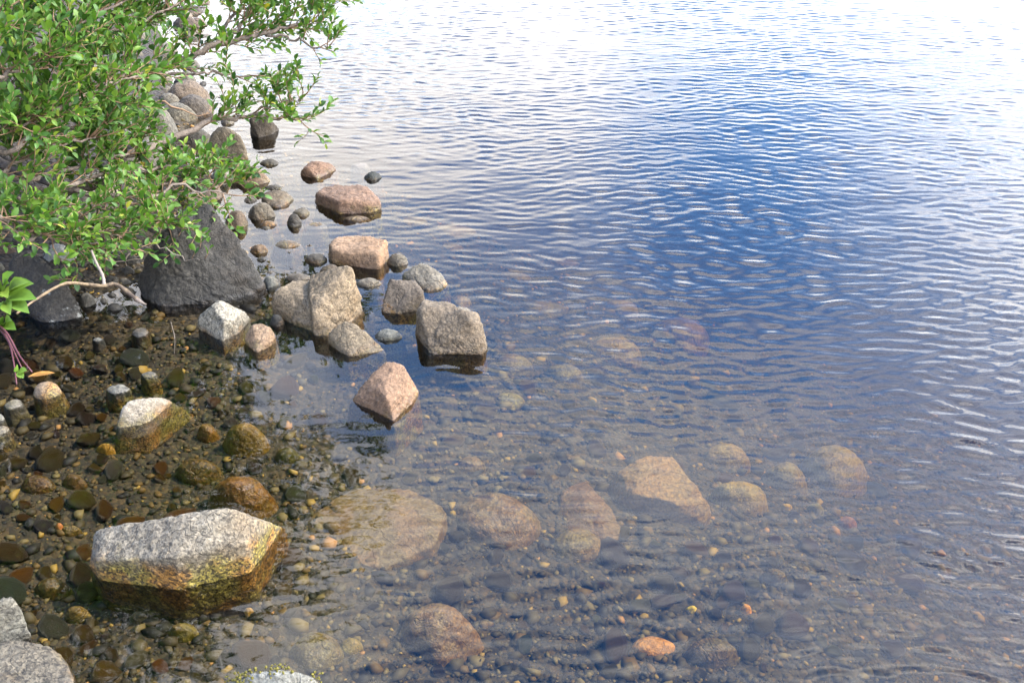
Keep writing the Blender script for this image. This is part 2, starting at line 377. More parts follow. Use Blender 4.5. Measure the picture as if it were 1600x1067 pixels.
me = mesh_from('lake_water', np.concatenate([V, low_v]), faces, water_material())
tag(obj('lake_water', me), 'clear rippled lake water reflecting blue sky and cloud', None, None, 'structure')

# ------------------------------------------------------------------ rocks
def ico(sub):
    bm = bmesh.new(); bmesh.ops.create_icosphere(bm, subdivisions=sub, radius=1.0)
    bm.verts.ensure_lookup_table()
    v = np.array([tuple(x.co) for x in bm.verts]); f = np.array([[w.index for w in x.verts] for x in bm.faces]); bm.free()
    return v/np.linalg.norm(v, axis=1, keepdims=True), f
ICO = {s: ico(s) for s in (1, 2, 3, 4, 5, 6)}
def hull_planes(pts):
    bm = bmesh.new()
    for p in pts: bm.verts.new(p)
    r = bmesh.ops.convex_hull(bm, input=bm.verts)
    hv = [v.co.copy() for v in bm.verts if v.link_faces]
    c = sum(hv, Vector())/len(hv); bm.normal_update()
    N, Dd = [], []
    for f in bm.faces:
        if f.calc_area() < 1e-9: continue
        n = f.normal.copy(); d = n.dot(f.verts[0].co - c)
        if d < 0: n = -n; d = -d
        if d < 1e-4 or any(n.dot(m_) > 0.985 for m_ in N): continue
        N.append(n); Dd.append(d)
    bm.free(); return np.array([tuple(n) for n in N]), np.array(Dd), c
PAL = {'salmon': (.40, .255, .185), 'brown': (.27, .175, .125), 'grey': (.27, .25, .235), 'dark': (.10, .092, .088), 'pale': (.46, .415, .375), 'buff': (.34, .28, .22),
       'olive': (.16, .14, .05), 'gold': (.26, .17, .04), 'umber': (.19, .115, .06), 'orange': (.55, .24, .06), 'yellow': (.55, .36, .07), 'tan': (.30, .24, .13), 'slate': (.15, .155, .16), 'rose': (.33, .20, .16)}
TINT = 0.46
def hull_rock(name, pts, label, col, cat='rock', k=12, sub=5, a1=0.06, a2=0.03, speck=0.5, algae=0.7, lichen=0.0, wetline=-0.01, group=None, seed=None):
    v, f = ICO[sub]
    lobes = pts if isinstance(pts[0], list) else [pts]
    H_ = [hull_planes(p) for p in lobes]
    c = sum((h[2] for h in H_), Vector())/len(H_); R_ = []
    for N, Dd, ci in H_:
        Dd = np.maximum(Dd - N @ np.array(c - ci), 0.012)
        R_.append(((np.maximum(v @ N.T, 0)/Dd[None])**k).sum(1)**(-1.0/k))
    r = (np.array(R_)**10).sum(0)**.1 if len(R_) > 1 else R_[0]
    sd_ = (seed if seed is not None else random.random()*1000)
    pit = np.abs(fbm(v*5.0 + sd_*2.3, 3))
    r = r*(1.02 + a1*2*fbm(v*2.1 + sd_, 3) + a2*2.6*fbm(v*7 + sd_*1.7, 4, .6) - a2*1.6*np.maximum(0.10 - pit, 0)*4)
    me = mesh_from(name, v*r[:, None], f, M_ROCK)
    o = obj(name, me, None, c); tag(o, label, cat, group)
    cc = PAL[col] if isinstance(col, str) else col
    o['tint'] = [float(cc[0])*TINT, float(cc[1])*TINT*.98, float(cc[2])*TINT*.80]; o['speckle'] = float(speck)*.8; o['algae'] = float(algae); o['lichen'] = float(lichen); o['wetline'] = float(wetline)
    return o
def rock(name, ctl, label, col, z0=0.0, deep=0.09, flare=1.04, **kw):
    """ctl: (u, v, height above the water or bed in photo pixels), or a list of such lists, one for each lobe"""
    if isinstance(ctl[0], list):
        L_ = []
        for lobe in ctl:
            P3 = [up_from(u, v, h, z0) for u, v, h in lobe]; c = sum(P3, Vector())/len(P3)
            L_.append(P3 + [Vector((c.x + (p.x - c.x)*flare, c.y + (p.y - c.y)*flare, z0 - deep)) for p in P3])
        return hull_rock(name, L_, label, col, **kw)
    P3 = [up_from(u, v, h, z0) for u, v, h in ctl]
    c = sum(P3, Vector())/len(P3); pts = list(P3)
    if z0 > -.05:
        deep = min(max(deep, z0 - bz1(c.x, c.y) + .02), .17); rad = sum(math.hypot(p.x - c.x, p.y - c.y) for p in P3)/len(P3); flare = max(flare, min(1.1, 1 + .12*deep/rad)); kw.setdefault('algae', .92)
    for p in P3:
        pts.append(Vector((c.x + (p.x - c.x)*flare, c.y + (p.y - c.y)*flare, z0 - deep)))
    return hull_rock(name, pts, label, col, **kw)
def lump(name, box, label, col, z0=0.0, hf=0.5, seed=0, deep=None, rnd=0.25, **kw):
    """a rounded or angular stone filling the box (u0, v0, u1, v1) in view, standing on z0"""
    r = random.Random(seed + int(box[0]*7 + box[1]*13))
    u0, v0, u1, v1 = box; w, h = u1 - u0, v1 - v0; um = (u0 + u1)/2
    zt = hf*h
    g0 = on(um, v1, z0); g1 = on(um, v0 + zt, z0)
    L, R = on(u0, (v1 + v0 + zt)/2, z0), on(u1, (v1 + v0 + zt)/2, z0)
    top = up_from(um, v0, zt, z0).z - z0
    cx, cy_ = (L.x + R.x)/2, (g0.y + g1.y)/2; ax, ay = (R.x - L.x)/2, max((g1.y - g0.y)/2, (R.x - L.x)*0.28)
    deep = top*0.6 if deep is None else deep
    if z0 > -.02: deep = min(max(deep, z0 - bz1(cx, cy_) + .02), .15)
    pts = []
    n = 9; wide = min(1.45, .95 + .55*max(0, deep - .03)/max(min(ax, ay), .015))
    for lev, zf, sc in ((0, -deep, wide), (1, top*0.12, 1.0), (2, top*0.62, 0.86), (3, top, 0.48)):
        ph = r.uniform(0, 6.28)
        for i in range(n if lev < 3 else 5):
            a = ph + 2*math.pi*i/(n if lev < 3 else 5) + r.uniform(-.25, .25); s = sc*(1 - r.uniform(0, rnd))
            pts.append(Vector((cx + ax*s*math.cos(a), cy_ + ay*s*math.sin(a), z0 + zf*(1 - (0.12*r.random() if lev == 3 else 0)))))
    for sx, sy in ((1, 0), (-1, 0), (0, 1), (0, -1)): pts.append(Vector((cx + ax*sx, cy_ + ay*sy, z0 + top*r.uniform(0.0, 0.3))))
    kw.setdefault('sub', 4); kw.setdefault('k', 9)
    return hull_rock(name, pts, label, col, **kw)

# -- the large rocks that stand out of the water
rock('boulder', [(302,310,108),(318,308,116),(328,322,112),(364,366,72),(398,408,40),(416,446,2),(405,457,0),(352,472,0),(255,481,0),(226,464,4),(211,430,22),(226,396,48),(268,346,98),(292,392,66)],
     'large pointed dark granite boulder on the shore beneath the green shrub', (.062, .057, .055), k=18, sub=6, a1=.08, a2=.045, speck=.75, algae=.1, lichen=.42, seed=3.3)
rock('boulder', [(12,395,75),(40,385,85),(72,402,78),(100,438,52),(124,468,24),(134,490,3),(122,500,0),(70,506,0),(46,482,12),(22,440,40),(8,412,60)],
     'dark sloping boulder with a pale lichen patch at the left edge', (.07, .064, .064), k=11, sub=6, a1=.08, a2=.04, speck=.35, algae=.1, lichen=.5, seed=21.4)
rock('boulder', [[(421,464,26),(432,452,34),(456,437,36),(478,440,36),(540,450,30),(560,470,14),(566,480,4),(552,500,0),(513,522,0),(484,516,0),(448,496,6),(430,478,14),(470,466,34)],
  [(486,432,48),(506,424,64),(528,414,78),(544,418,76),(556,444,46),(566,478,8),(552,500,0),(516,520,2),(488,492,30),(482,452,46)]],
     'large pinkish granite rock with a stepped top among the shore stones', (.35, .265, .195), k=27, sub=6, a1=.10, a2=.035, speck=.65, seed=5.1)
rock('rock', [(540,500,34),(516,514,22),(512,521,16),(528,545,2),(546,557,0),(602,547,0),(584,530,8),(560,508,26)],
     'wedge shaped brown granite rock leaning in front of the stepped rock', (.27, .21, .155), k=30, sub=5, speck=.6, seed=8.8)
rock('rock', [(600,565,42),(627,568,40),(641,590,24),(655,611,3),(652,622,0),(616,657,0),(600,650,0),(547,624,2),(568,598,24),(600,612,30)],
     'salmon granite rock standing alone in calm water, nearest of the shore cluster', (.38, .235, .165), k=27, sub=6, speck=.5, seed=11.2)
rock('rock', [(608,436,36),(650,438,34),(663,454,28),(648,484,1),(622,490,0),(597,488,1),(602,460,20)],
     'dark brown blocky rock between two larger grey rocks', (.185, .145, .12), k=30, sub=5, speck=.35, a1=.05, seed=2.9)
rock('boulder', [[(652,484,42),(662,464,50),(700,470,46),(726,490,44),(740,516,26),(746,552,0),(672,552,0),(651,508,14),(660,484,46)],
  [(694,494,40),(716,486,48),(748,484,44),(756,512,30),(762,546,0),(752,553,0),(680,552,0),(684,516,26),(736,498,46)]],
     'grey brown granite rock with a saddle top at the outer end of the cluster', (.25, .19, .145), k=24, sub=6, a1=.11, a2=.03, speck=.6, seed=14.6)
rock('rock', [(626,426,12),(640,412,22),(661,406,26),(684,418,22),(703,440,2),(694,452,0),(668,456,0),(640,440,2)],
     'low pale grey sloping rock with an orange brown wet edge', (.30, .265, .235), k=11, sub=5, speck=.5, algae=.9, wetline=.012, seed=6.4)
rock('rock', [(512,378,24),(526,370,24),(566,367,24),(604,377,22),(600,402,8),(590,421,0),(556,416,0),(518,404,0),(520,392,20),(592,398,20)],
     'flat topped salmon granite block behind the stepped rock', (.44, .285, .20), k=33, sub=5, speck=.45, seed=9.7)
rock('boulder', [(491,302,14),(506,290,16),(534,288,20),(574,292,20),(594,312,14),(591,326,0),(560,333,0),(526,332,0),(500,314,6),(530,314,20),(586,316,14)],
     'wide flat brown slab rock lying farther out in rippled water', (.30, .185, .14), k=30, sub=5, speck=.35, seed=4.2)
rock('rock', [(470,266,8),(487,251,16),(506,252,16),(522,258,6),(527,265,0),(496,280,0),(476,274,0),(480,262,14)], 'small tilted brown rock beyond the flat brown slab', (.29, .175, .13), k=27, sub=5, speck=.35, seed=1.7)
lump('stone', (567,263,598,283), 'small black jagged stone beyond the right end of brown slab', (.045, .05, .048), hf=.5, k=16)
lump('stone', (545,250,578,259), 'thin pale stone barely breaking the surface far from shore', (.33, .25, .20), hf=.2, k=8)
rock('rock', [(345,468,42),(330,478,40),(308,497,16),(322,510,6),(348,533,0),(372,520,0),(392,500,0),(380,486,20),(352,500,28)], 'pale speckled granite rock in front of the large pointed boulder', (.43, .39, .355), deep=.04, k=27, sub=5, speck=.8, seed=7.7)
rock('rock', [(392,504,32),(410,502,32),(424,512,24),(433,527,2),(426,540,0),(402,552,0),(388,545,0),(380,526,8)], 'small rounded salmon stone beside the pale speckled rock', (.42, .29, .215), deep=.04, k=10, sub=5, speck=.6, seed=17.5)
lump('stone', (421,482,446,511), 'small black upright stone at the left foot of stepped rock', (.055, .052, .05), hf=.6)
lump('stone', (581,505,634,533), 'smooth oval grey pebble in front of dark blocky rock', (.22, .215, .205), hf=.5, rnd=.1)
lump('rock', (698,468,742,500), 'rough grey stone tucked behind the saddle topped rock', (.23, .20, .175), hf=.5)
lump('stone', (601,386,642,417), 'rounded grey stone right of the flat topped salmon block', (.19, .165, .14), hf=.6, k=8)
lump('stone', (551,427,601,450), 'low brown grey stone right behind the stepped rock peak', (.22, .185, .155), hf=.45)
lump('rock', (497,406,536,430), 'dark stone hidden between stepped rock and salmon block', (.15, .115, .09), hf=.6)
lump('stone', (441,420,490,441), 'thin dark wedge stone left of the stepped rock peak', (.14, .115, .095), hf=.4)
lump('stone', (410,425,437,450), 'small slate flake touching the right foot of pointed boulder', (.15, .15, .145), hf=.45, k=18)
lump('stone', (472,388,515,413), 'dark oval stone left of the flat topped salmon block', (.13, .115, .105), hf=.55, k=8)
lump('stone', (387,375,422,398), 'small round brown stone right of the pointed boulder', (.27, .18, .125), hf=.55, k=8)
lump('stone', (422,369,475,389), 'flat oval grey brown stone in the calm inlet', (.22, .18, .15), hf=.35, k=8)
lump('stone', (478,378,491,386), 'tiny black stone beside the flat oval stone', (.06, .055, .05), hf=.5)
lump('stone', (399,397,419,409), 'tiny black wedge stone beside the small round brown stone', (.05, .047, .045), hf=.5)
lump('stone', (418,413,434,420), 'tiny dark stone tip in calm water near slate flake', (.07, .062, .055), hf=.4)
lump('stone', (478,343,512,356), 'thin brown stone sliver breaking the calm water', (.20, .155, .12), hf=.2)
lump('stone', (534,335,580,344), 'pale submerged ledge tip in front of the brown slab', (.30, .22, .17), hf=.15)
lump('boulder', (361,252,426,291), 'rounded brown boulder at the water edge below the shrub', (.255, .175, .13), hf=.6, k=9, sub=5, speck=.4)
lump('stone', (387,289,416,306), 'round grey brown cobble below the rounded brown boulder', (.17, .145, .125), hf=.6, k=7)
lump('stone', (409,284,446,298), 'low dark flat stone right of the rounded brown boulder', (.09, .08, .072), hf=.4, k=8)
rock('stone', [(407,302,14),(422,298,16),(446,297,14),(459,310,2),(450,318,0),(436,326,0),(415,318,4)], 'flat topped brown grey stone in the inlet', (.20, .16, .13), k=24, sub=4, seed=3)
lump('stone', (386,306,432,345), 'rounded grey cobble with pale specks in the inlet', (.19, .16, .135), hf=.6, k=8, sub=5, lichen=.5)
lump('stone', (404,339,436,356), 'small brown cobble in front of the speckled grey cobble', (.20, .15, .12), hf=.5)
lump('stone', (455,317,488,340), 'grey stone with a dark cobble against its near side', (.17, .145, .125), hf=.5)
lump('stone', (446,326,474,356), 'dark upright cobble leaning on a grey stone', (.075, .068, .064), hf=.6, k=8)
lump('rock', (350,318,390,360), 'dark brown rock under the shrub tip beside pointed boulder', (.15, .11, .085), hf=.6)
lump('stone', (379,302,404,318), 'flat grey stone partly under the shrub tip', (.16, .145, .135), hf=.4)
lump('stone', (404,242,439,260), 'flat dark stone beside the far rounded grey boulder', (.10, .088, .078), hf=.5)
rock('boulder', [(330,196,52),(345,190,56),(362,194,54),(378,206,44),(388,226,22),(390,249,0),(372,252,0),(345,248,0),(325,235,14),(322,210,42)], 'smooth rounded grey brown boulder at the waterline above the inlet', (.25, .21, .175), k=8, sub=5, speck=.45, seed=12)
lump('rock', (350,244,393,265), 'dark flat rock at the foot of the rounded grey boulder', (.13, .10, .08), hf=.5)
rock('rock', [(391,188,24),(402,181,28),(420,184,26),(436,200,3),(425,210,0),(404,215,0),(394,208,4)], 'dark triangular rock in the water under a leafy branch', (.105, .082, .065), k=24, sub=5, algae=.1, seed=31)
lump('rock', (343,176,368,197), 'small brown rock behind the rounded grey boulder', (.20, .165, .14), hf=.5)

er = random.Random(91)
for (ua, va_, ub, vb, n_, lb, gp) in ((338, 262, 372, 345, 5, 'small dark pebble among the stones below the rounded brown boulder', 'pebbles below the rounded brown boulder'), (392, 350, 480, 450, 5, 'small brown pebble tip in the calm inlet right of pointed boulder', 'pebble tips in the calm inlet'),
                          (316, 60, 350, 178, 9, 'small wet stone along the far shore under the branches', 'wet stones along the far shore'), (560, 440, 640, 520, 3, 'small pebble tip between the cluster rocks', 'pebble tips between cluster rocks')):
    for i in range(n_):
        u, v = er.uniform(ua, ub), er.uniform(va_, vb); w_ = er.uniform(7, 20)*(1 if v > 200 else .8); c_ = er.uniform(.07, .2)
        lump('pebble', (u - w_/2, v - w_*.28, u + w_/2, v + w_*.28), lb, (c_, c_*.82, c_*.68), hf=.45, seed=i, sub=3, cat='stone', group=gp)

# -- boulders of the bank, half hidden by the shrubs
def bank(box, label, col, name='boulder', **kw):
    u0, v0, u1, v1 = box; g = on((u0+u1)/2, v1, 0.0); z = bz1(g.x, g.y)
    z0 = max(0.0, min(0.45, z))
    for _ in range(4):
        g = on((u0+u1)/2, v1, z0); z0 = 0.5*z0 + 0.5*max(0.0, bz1(g.x, g.y))
    kw.setdefault('sub', 5); return lump(name, box, label, col, z0=z0, deep=0.25, **kw)
bank((224,150,278,222), 'steep grey boulder with pale top behind shrub leaves', (.21, .195, .185), hf=.7, k=11, lichen=.6)
bank((246,150,308,190), 'smooth grey wedge boulder on the bank beside steep grey boulder', (.23, .205, .18), hf=.55, k=10)
bank((244,138,284,166), 'small rounded grey boulder above the smooth wedge boulder', (.24, .21, .185), hf=.55, k=8)
bank((255,116,332,166), 'brown slanting boulder at the far waterline below a bare branch', (.235, .175, .14), hf=.55, k=12)
bank((276,100,313,142), 'rounded grey boulder at the far bend of the shore', (.22, .20, .18), hf=.65, k=8)
bank((270,136,338,186), 'dark shadowed boulder between the brown slanting boulder and water', (.13, .105, .09), hf=.5, k=10)
bank((290,98,308,112), 'small reddish stone poking over the far rounded boulder', (.27, .17, .14), name='stone', hf=.6, sub=4)
bank((310,122,324,136), 'dark wet stone at the far bend of the shore', (.06, .055, .05), name='stone', hf=.5, sub=4)
bank((268,18,312,48), 'dark brown boulder in the topmost shore pile', (.15, .11, .09), hf=.6)
bank((294,22,324,44), 'pinkish rounded boulder in the topmost shore pile', (.27, .20, .17), hf=.6)
bank((280,17,300,28), 'small dark stone wedged in the topmost shore pile', (.08, .075, .075), name='stone', hf=.5, sub=4)
bank((222,-6,276,20), 'greyish purple boulder at the top edge of the picture', (.20, .17, .165), hf=.6)
bank((268,2,322,24), 'long dark flat boulder at the top edge of the picture', (.12, .095, .08), hf=.55)
bank((304,-14,330,8), 'pale brown boulder cut by the top edge of the picture', (.25, .20, .17), hf=.6)
bank((300,48,336,61), 'low flat brown stone awash near the topmost shore pile', (.22, .18, .15), name='stone', hf=.35, sub=4)
bank((158,172,246,226), 'big pale boulder behind the middle of the shrub', (.33, .31, .285), hf=.6, k=10, lichen=.5)
bank((196,205,266,262), 'pale flat boulder under the bare slanting branch', (.34, .315, .29), hf=.5, k=12, lichen=.4)
bank((112,258,186,308), 'pale cream boulder showing through the lower leaves', (.40, .37, .32), hf=.5, k=12, lichen=.6)
bank((40,276,120,330), 'grey lichen spotted boulder under the left shrub twigs', (.22, .20, .19), hf=.55, lichen=.6)
bank((330,250,366,292), 'pale grey rock behind the rounded brown boulder', (.28, .26, .235), name='rock', hf=.5)
bank((222,318,296,372), 'dull brown boulder behind the pointed boulder', (.20, .165, .14), hf=.5)
bank((300,268,352,320), 'pinkish brown boulder under the leaves behind the pointed boulder', (.27, .20, .165), hf=.5)
bank((62,368,126,412), 'dark boulder with one round lichen spot behind the sloping boulder', (.09, .078, .074), hf=.6, lichen=.7)
bank((-20,368,28,398), 'dark reddish boulder at the left edge above the sloping boulder', (.12, .085, .075), hf=.5)
bank((-16,398,9,426), 'small grey stone cut by the left edge', (.19, .185, .18), name='stone', hf=.6, sub=4)
for i, (bxx, lb, c_) in enumerate([((120,445,154,481), 'rounded dark cobble resting under the bleached stick', .105), ((98,411,131,437), 'smooth black cobble behind the bleached stick', .065),
    ((124,430,152,447), 'flat dark cobble just above the bleached stick', .06), ((158,423,190,445), 'flat slate grey cobble right of the stick fork', .085), ((186,408,214,430), 'grey cobble left of the pointed boulder flank', .10),
    ((183,428,208,446), 'tan brown cobble left of the pointed boulder', .16), ((154,459,170,474), 'small light cobble below the stick', .17), ((164,466,196,486), 'dark wet cobble at the pool edge below the stick', .06),
    ((186,440,216,462), 'black cobble at the left foot of pointed boulder', .055), ((164,450,186,464), 'dark pebble under the right arm of the stick', .075), ((140,398,180,424), 'dull dark cobble under the dead twigs', .08), ((170,385,222,412), 'dusky grey stone under the low leaves', .09)]):
    bank(bxx, lb, (c_*1.05, c_*.97, c_*.92), name='cobble', hf=.6, k=8, sub=4, speck=.4, algae=.1, cat='stone')

br = random.Random(57); spots = []
while len(spots) < 34:
    v = br.uniform(8, 330); ue = 318 - 26*math.sin((v - 60)/170.0*3.1)**2 + (v > 200)*30*(v - 200)/130   # the shore line in the picture
    u = ue - abs(br.gauss(0, 70)) - 6; w_ = br.uniform(26, 62)*(.55 + v/420)
    if u < 20 or any(abs(u - a) < .45*(w_ + c_) and abs(v - b_) < .3*(w_ + c_) for a, b_, c_ in spots): continue
    spots.append((u, v, w_)); c_ = br.uniform(.10, .30)
    where = 'far shore pile' if v < 110 else 'middle bank' if v < 215 else 'near bank'
    size = 'small' if w_ < 32 else 'mid sized' if w_ < 48 else 'large'
    tone = 'dark' if c_ < .16 else 'grey brown' if c_ < .23 else 'pale'
    lb = f'{size} {tone} boulder half hidden by leaves in the {where}'
    bank((u - w_/2, v - w_*.36, u + w_/2, v + w_*.30), lb, (c_, c_*.88, c_*.78), hf=.55, k=br.choice((8, 12, 18)), sub=4, group='bank boulders: ' + lb, lichen=br.choice((0, 0, .4)))

# -- stones of the shaded shallows at left
rock('boulder', [(150,834,78),(168,822,92),(245,812,108),(325,797,120),(366,797,118),(408,812,86),(444,826,28),(436,858,4),(404,908,0),(345,944,0),(215,948,0),(152,914,0),(141,884,40),(152,876,70),(300,862,92),(385,850,84),(200,874,78)],
     'large speckled granite block with golden green algae in the foreground', (.33, .285, .245), z0=-.09, deep=.02, flare=1.0, k=56, sub=6, a1=.03, a2=.03, speck=.8, algae=.95, wetline=.07, seed=2.2)
rock('rock', [(186,638,26),(206,621,30),(232,622,28),(268,624,4),(262,634,2),(228,662,0),(196,654,2)], 'pale wet rock tip shaped like a fish head in shallow pool', (.46, .40, .36), k=14, sub=5, deep=.07, flare=1.7, speck=.5, algae=.9, wetline=.004, seed=40)
lump('rock', (49,585,101,625), 'small pink brown rock half out of the pool at left', (.34, .255, .20), hf=.45, algae=.8, wetline=.03)
lump('stone', (5,617,38,641), 'slim pale stone left of the small pink brown rock', (.30, .27, .24), hf=.22, algae=.6)
lump('stone', (-14,658,18,681), 'white grey stone cut by the left edge of the pool', (.30, .28, .26), hf=.25)
lump('stone', (-12,640,9,660), 'grey stone cut by the left edge above the white one', (.28, .27, .26), hf=.5)
lump('stone', (164,596,204,616), 'wet stone with a bright triangular top in the pool', (.27, .265, .26), hf=.22, k=16, algae=.9)
lump('stone', (217,574,248,592), 'dark stone with a light crest in the pool', (.20, .185, .17), hf=.25, algae=.9)
lump('stone', (203,506,234,528), 'dark grey stone in shade below the pointed boulder', (.13, .125, .12), hf=.3, algae=.6)
lump('stone', (143,524,163,534), 'small grey stone tip in the shaded pool', (.17, .17, .17), hf=.3, algae=.5)
rock('boulder', [(-40,960,60),(8,926,70),(28,930,64),(33,960,30),(28,978,6),(0,1004,0),(-60,1010,0)], 'grey speckled boulder cut by the lower left edge', (.24, .23, .22), k=10, sub=5, speck=.8, algae=.2, seed=19)
rock('boulder', [(-40,1020,30),(10,992,22),(60,992,20),(92,1010,6),(120,1050,0),(130,1090,0),(60,1120,0),(-60,1120,0)], 'low wet speckled boulder awash in the lower left corner', (.19, .165, .14), k=9, sub=5, speck=.85, algae=.5, wetline=0.0, seed=23)
rk = rock('boulder', [(318,1072,30),(350,1060,40),(400,1048,50),(450,1043,54),(492,1050,44),(512,1068,24),(520,1110,0),(420,1150,0),(300,1120,0)], 'grey rock with a mossy crest at the bottom edge', (.34, .335, .33), k=9, sub=5, speck=.5, algae=.0, lichen=.55, seed=27)
# its moss: many small tufts along the crest
mv, mf = [], []
mr = random.Random(5); iv, if_ = ICO[1]; k0 = 0
rv = np.array([v.co[:] for v in rk.data.vertices]) + np.array(rk.location)
cand = [p for p in rv if p[2] > 0.02 and ((lambda q_: 1040 < q_[1] < 1066 and (q_[0] < 392 or 398 < q_[0] < 470 and q_[1] < 1049 or q_[0] > 484))(project(p)))]
for p in (mr.sample(cand, min(len(cand), 420)) if cand else []):
    for _ in range(6):
        r_ = mr.uniform(.0018, .0045); off = np.array([mr.gauss(0, .008), mr.gauss(0, .008), mr.gauss(0.002, .003)])
        mv.append(iv*np.array([r_, r_, r_*.8]) + p + off); mf.append(if_ + k0); k0 += len(iv)
if mv:
    mo = obj('moss', mesh_from('moss', np.concatenate(mv) - np.array(rk.location), np.concatenate(mf), M_MOSS), rk); mo['kind'] = 'stuff'; mo['label'] = 'tufts of yellow brown moss'

def sunk(box, label, col, z, name='submerged_rock', hf=.45, **kw):
    kw.setdefault('sub', 5); kw.setdefault('speck', .35); kw.setdefault('algae', .35); kw.setdefault('cat', 'rock')
    um, vm = (box[0] + box[2])/2, box[3] - (box[3] - box[1])*.25   # settle it on the bed where the line of sight meets it
    z = bed_hit(um, vm).z
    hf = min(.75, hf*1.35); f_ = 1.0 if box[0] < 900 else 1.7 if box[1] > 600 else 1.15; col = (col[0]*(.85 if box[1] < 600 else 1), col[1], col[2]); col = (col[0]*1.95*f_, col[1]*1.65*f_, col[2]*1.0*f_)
    return lump(name, box, label, col, z0=z, hf=hf, **kw)
sunk((344,645,429,716), 'round golden algae covered rock under water beside the pool reflections', (.30, .19, .04), -.17, k=9)
sunk((305,652,347,697), 'small rusty golden rock under water left of the round golden one', (.26, .14, .04), -.17)
sunk((322,730,432,806), 'rusty brown slanting rock under water behind the granite block', (.24, .125, .04), -.20, k=14)
sunk((268,708,356,757), 'dark olive rock under water left of the rusty slanting rock', (.09, .075, .025), -.17)
sunk((425,690,474,728), 'dark green stone under water right of the round golden rock', (.07, .075, .02), -.19)
sunk((150,686,191,716), 'bright yellow orange stone in the shallow pool', (.52, .31, .06), -.10, name='stone', k=14, algae=.1)
sunk((95,733,140,768), 'dark brown cobble under the shallow pool', (.11, .075, .04), -.13, name='stone')
sunk((28,735,95,772), 'dark umber flat stone under the shallow pool', (.10, .065, .035), -.12, name='stone')
sunk((48,893,120,938), 'dark olive stone under water left of the granite block', (.075, .07, .025), -.13, name='stone')
sunk((100,940,146,975), 'tan wedge stone under water below left of granite block', (.23, .18, .07), -.14, name='stone', k=16)
sunk((200,950,236,975), 'slate grey pebble under water below the granite block', (.13, .15, .14), -.15, name='stone')
sunk((92,816,132,840), 'olive oval stone with an orange neighbour in the pool', (.17, .13, .05), -.12, name='stone')
sunk((86,812,102,832), 'small orange stone under the shallow pool', (.60, .25, .10), -.11, name='stone', algae=.0)
sunk((380,943,401,966), 'small yellow stone right below the granite block', (.58, .38, .10), -.18, name='stone', algae=.0)
sunk((258,968,316,1002), 'yellow olive stone under water below the granite block', (.22, .19, .05), -.18, name='stone')
rock('submerged_rock', [(966,736,34),(1008,712,46),(1050,713,44),(1084,756,34),(1112,796,8),(1096,814,0),(1010,806,0),(955,792,2),(944,756,12),(992,772,36),(1060,790,26)], 'large orange brown angular rock under water at centre right', (.80, .44, .13), z0=bed_hit(1020,795).z, deep=.05, flare=1.0, k=40, sub=6, a1=.04, speck=.3, algae=.25)
sunk((1084,680,1178,738), 'olive tan rounded rock under water behind the orange brown one', (.27, .22, .10), -.44, hf=.4)
sunk((1098,735,1202,808), 'olive tan lobed rock under water right of the orange brown one', (.29, .235, .095), -.44, hf=.4, k=11)
sunk((1180,702,1268,781), 'grey olive oval rock under water, between two tan ones', (.22, .20, .12), -.50, hf=.4, k=8)
sunk((1236,664,1362,784), 'broad faint tan rock under water farthest right', (.30, .25, .14), -.62, hf=.3)
sunk((1008,474,1114,562), 'broad pinkish rock under rippled water at centre', (.40, .26, .18), -.52, hf=.3)
sunk((908,512,1006,576), 'brown angular rock under ripples left of the pinkish one', (.34, .23, .14), -.46, hf=.35, k=18)
sunk((936,458,1002,500), 'faint rose rock under ripples above the brown angular one', (.36, .25, .19), -.55, hf=.3)
rock('submerged_rock', [(878,764,16),(914,748,22),(948,788,18),(976,832,2),(960,844,0),(885,840,0),(872,800,6),(916,800,20)], 'triangular rust brown rock under water left of the orange brown one', (.44, .22, .075), z0=bed_hit(920,825).z, deep=.05, flare=1.0, k=36, sub=5, a1=.05, speck=.3, algae=.25)
sunk((850,806,952,884), 'tan flat rock under water below the triangular one', (.27, .21, .12), -.32, hf=.25)
sunk((692,742,858,866), 'broad brown flat rock under ripples at bottom centre', (.24, .16, .095), -.30, hf=.22, k=10)
rock('submerged_rock', [(486,806,12),(552,764,16),(640,762,18),(696,800,10),(682,852,2),(604,886,0),(520,882,0),(474,850,2),(560,820,16),(640,816,15)], 'long pale brown slab under water right of the granite block', (.50, .30, .12), z0=bed_hit(585,860).z, deep=.05, flare=1.0, k=30, sub=6, a1=.06, speck=.3, algae=.3)
sunk((608,908,764,1044), 'round brownish pink rock under water at bottom centre', (.31, .21, .155), -.28, hf=.28, k=8)
sunk((440,962,545,1062), 'dull grey flat stone under water right of the mossy rock', (.17, .15, .13), -.24, hf=.2)
sunk((524,986,572,1028), 'yellow olive stone under water beside the round pink rock', (.33, .29, .08), -.25, name='stone', hf=.3)
sunk((766,540,838,590), 'dusky rose rock under ripples right of saddle topped rock', (.30, .21, .16), -.32, hf=.3)
sunk((838,556,918,606), 'dull brown rounded rock under ripples beside the dusky rose one', (.25, .18, .13), -.36, hf=.35)
sunk((764,606,822,642), 'flat olive stone under ripples at centre', (.27, .25, .10), -.34, name='stone', hf=.2, k=16)
sunk((704,700,764,748), 'grey brown stone under water above the broad flat rock', (.22, .17, .12), -.28, name='stone', hf=.3)
sunk((980,990,1062,1022), 'orange brown sunken stone near the bottom edge', (.46, .23, .07), -.34, name='stone', hf=.3, algae=.1)
sunk((1062,985,1156,1046), 'dark angular sunken rock near the bottom edge', (.10, .085, .075), -.36, hf=.35, k=18)
sunk((1154,938,1176,962), 'bright orange pebble under water near the bottom', (.75, .36, .06), -.35, name='stone', algae=.0)
sunk((1068,942,1092,960), 'small yellow pebble left of the bright orange one', (.60, .48, .08), -.35, name='stone', algae=.0)
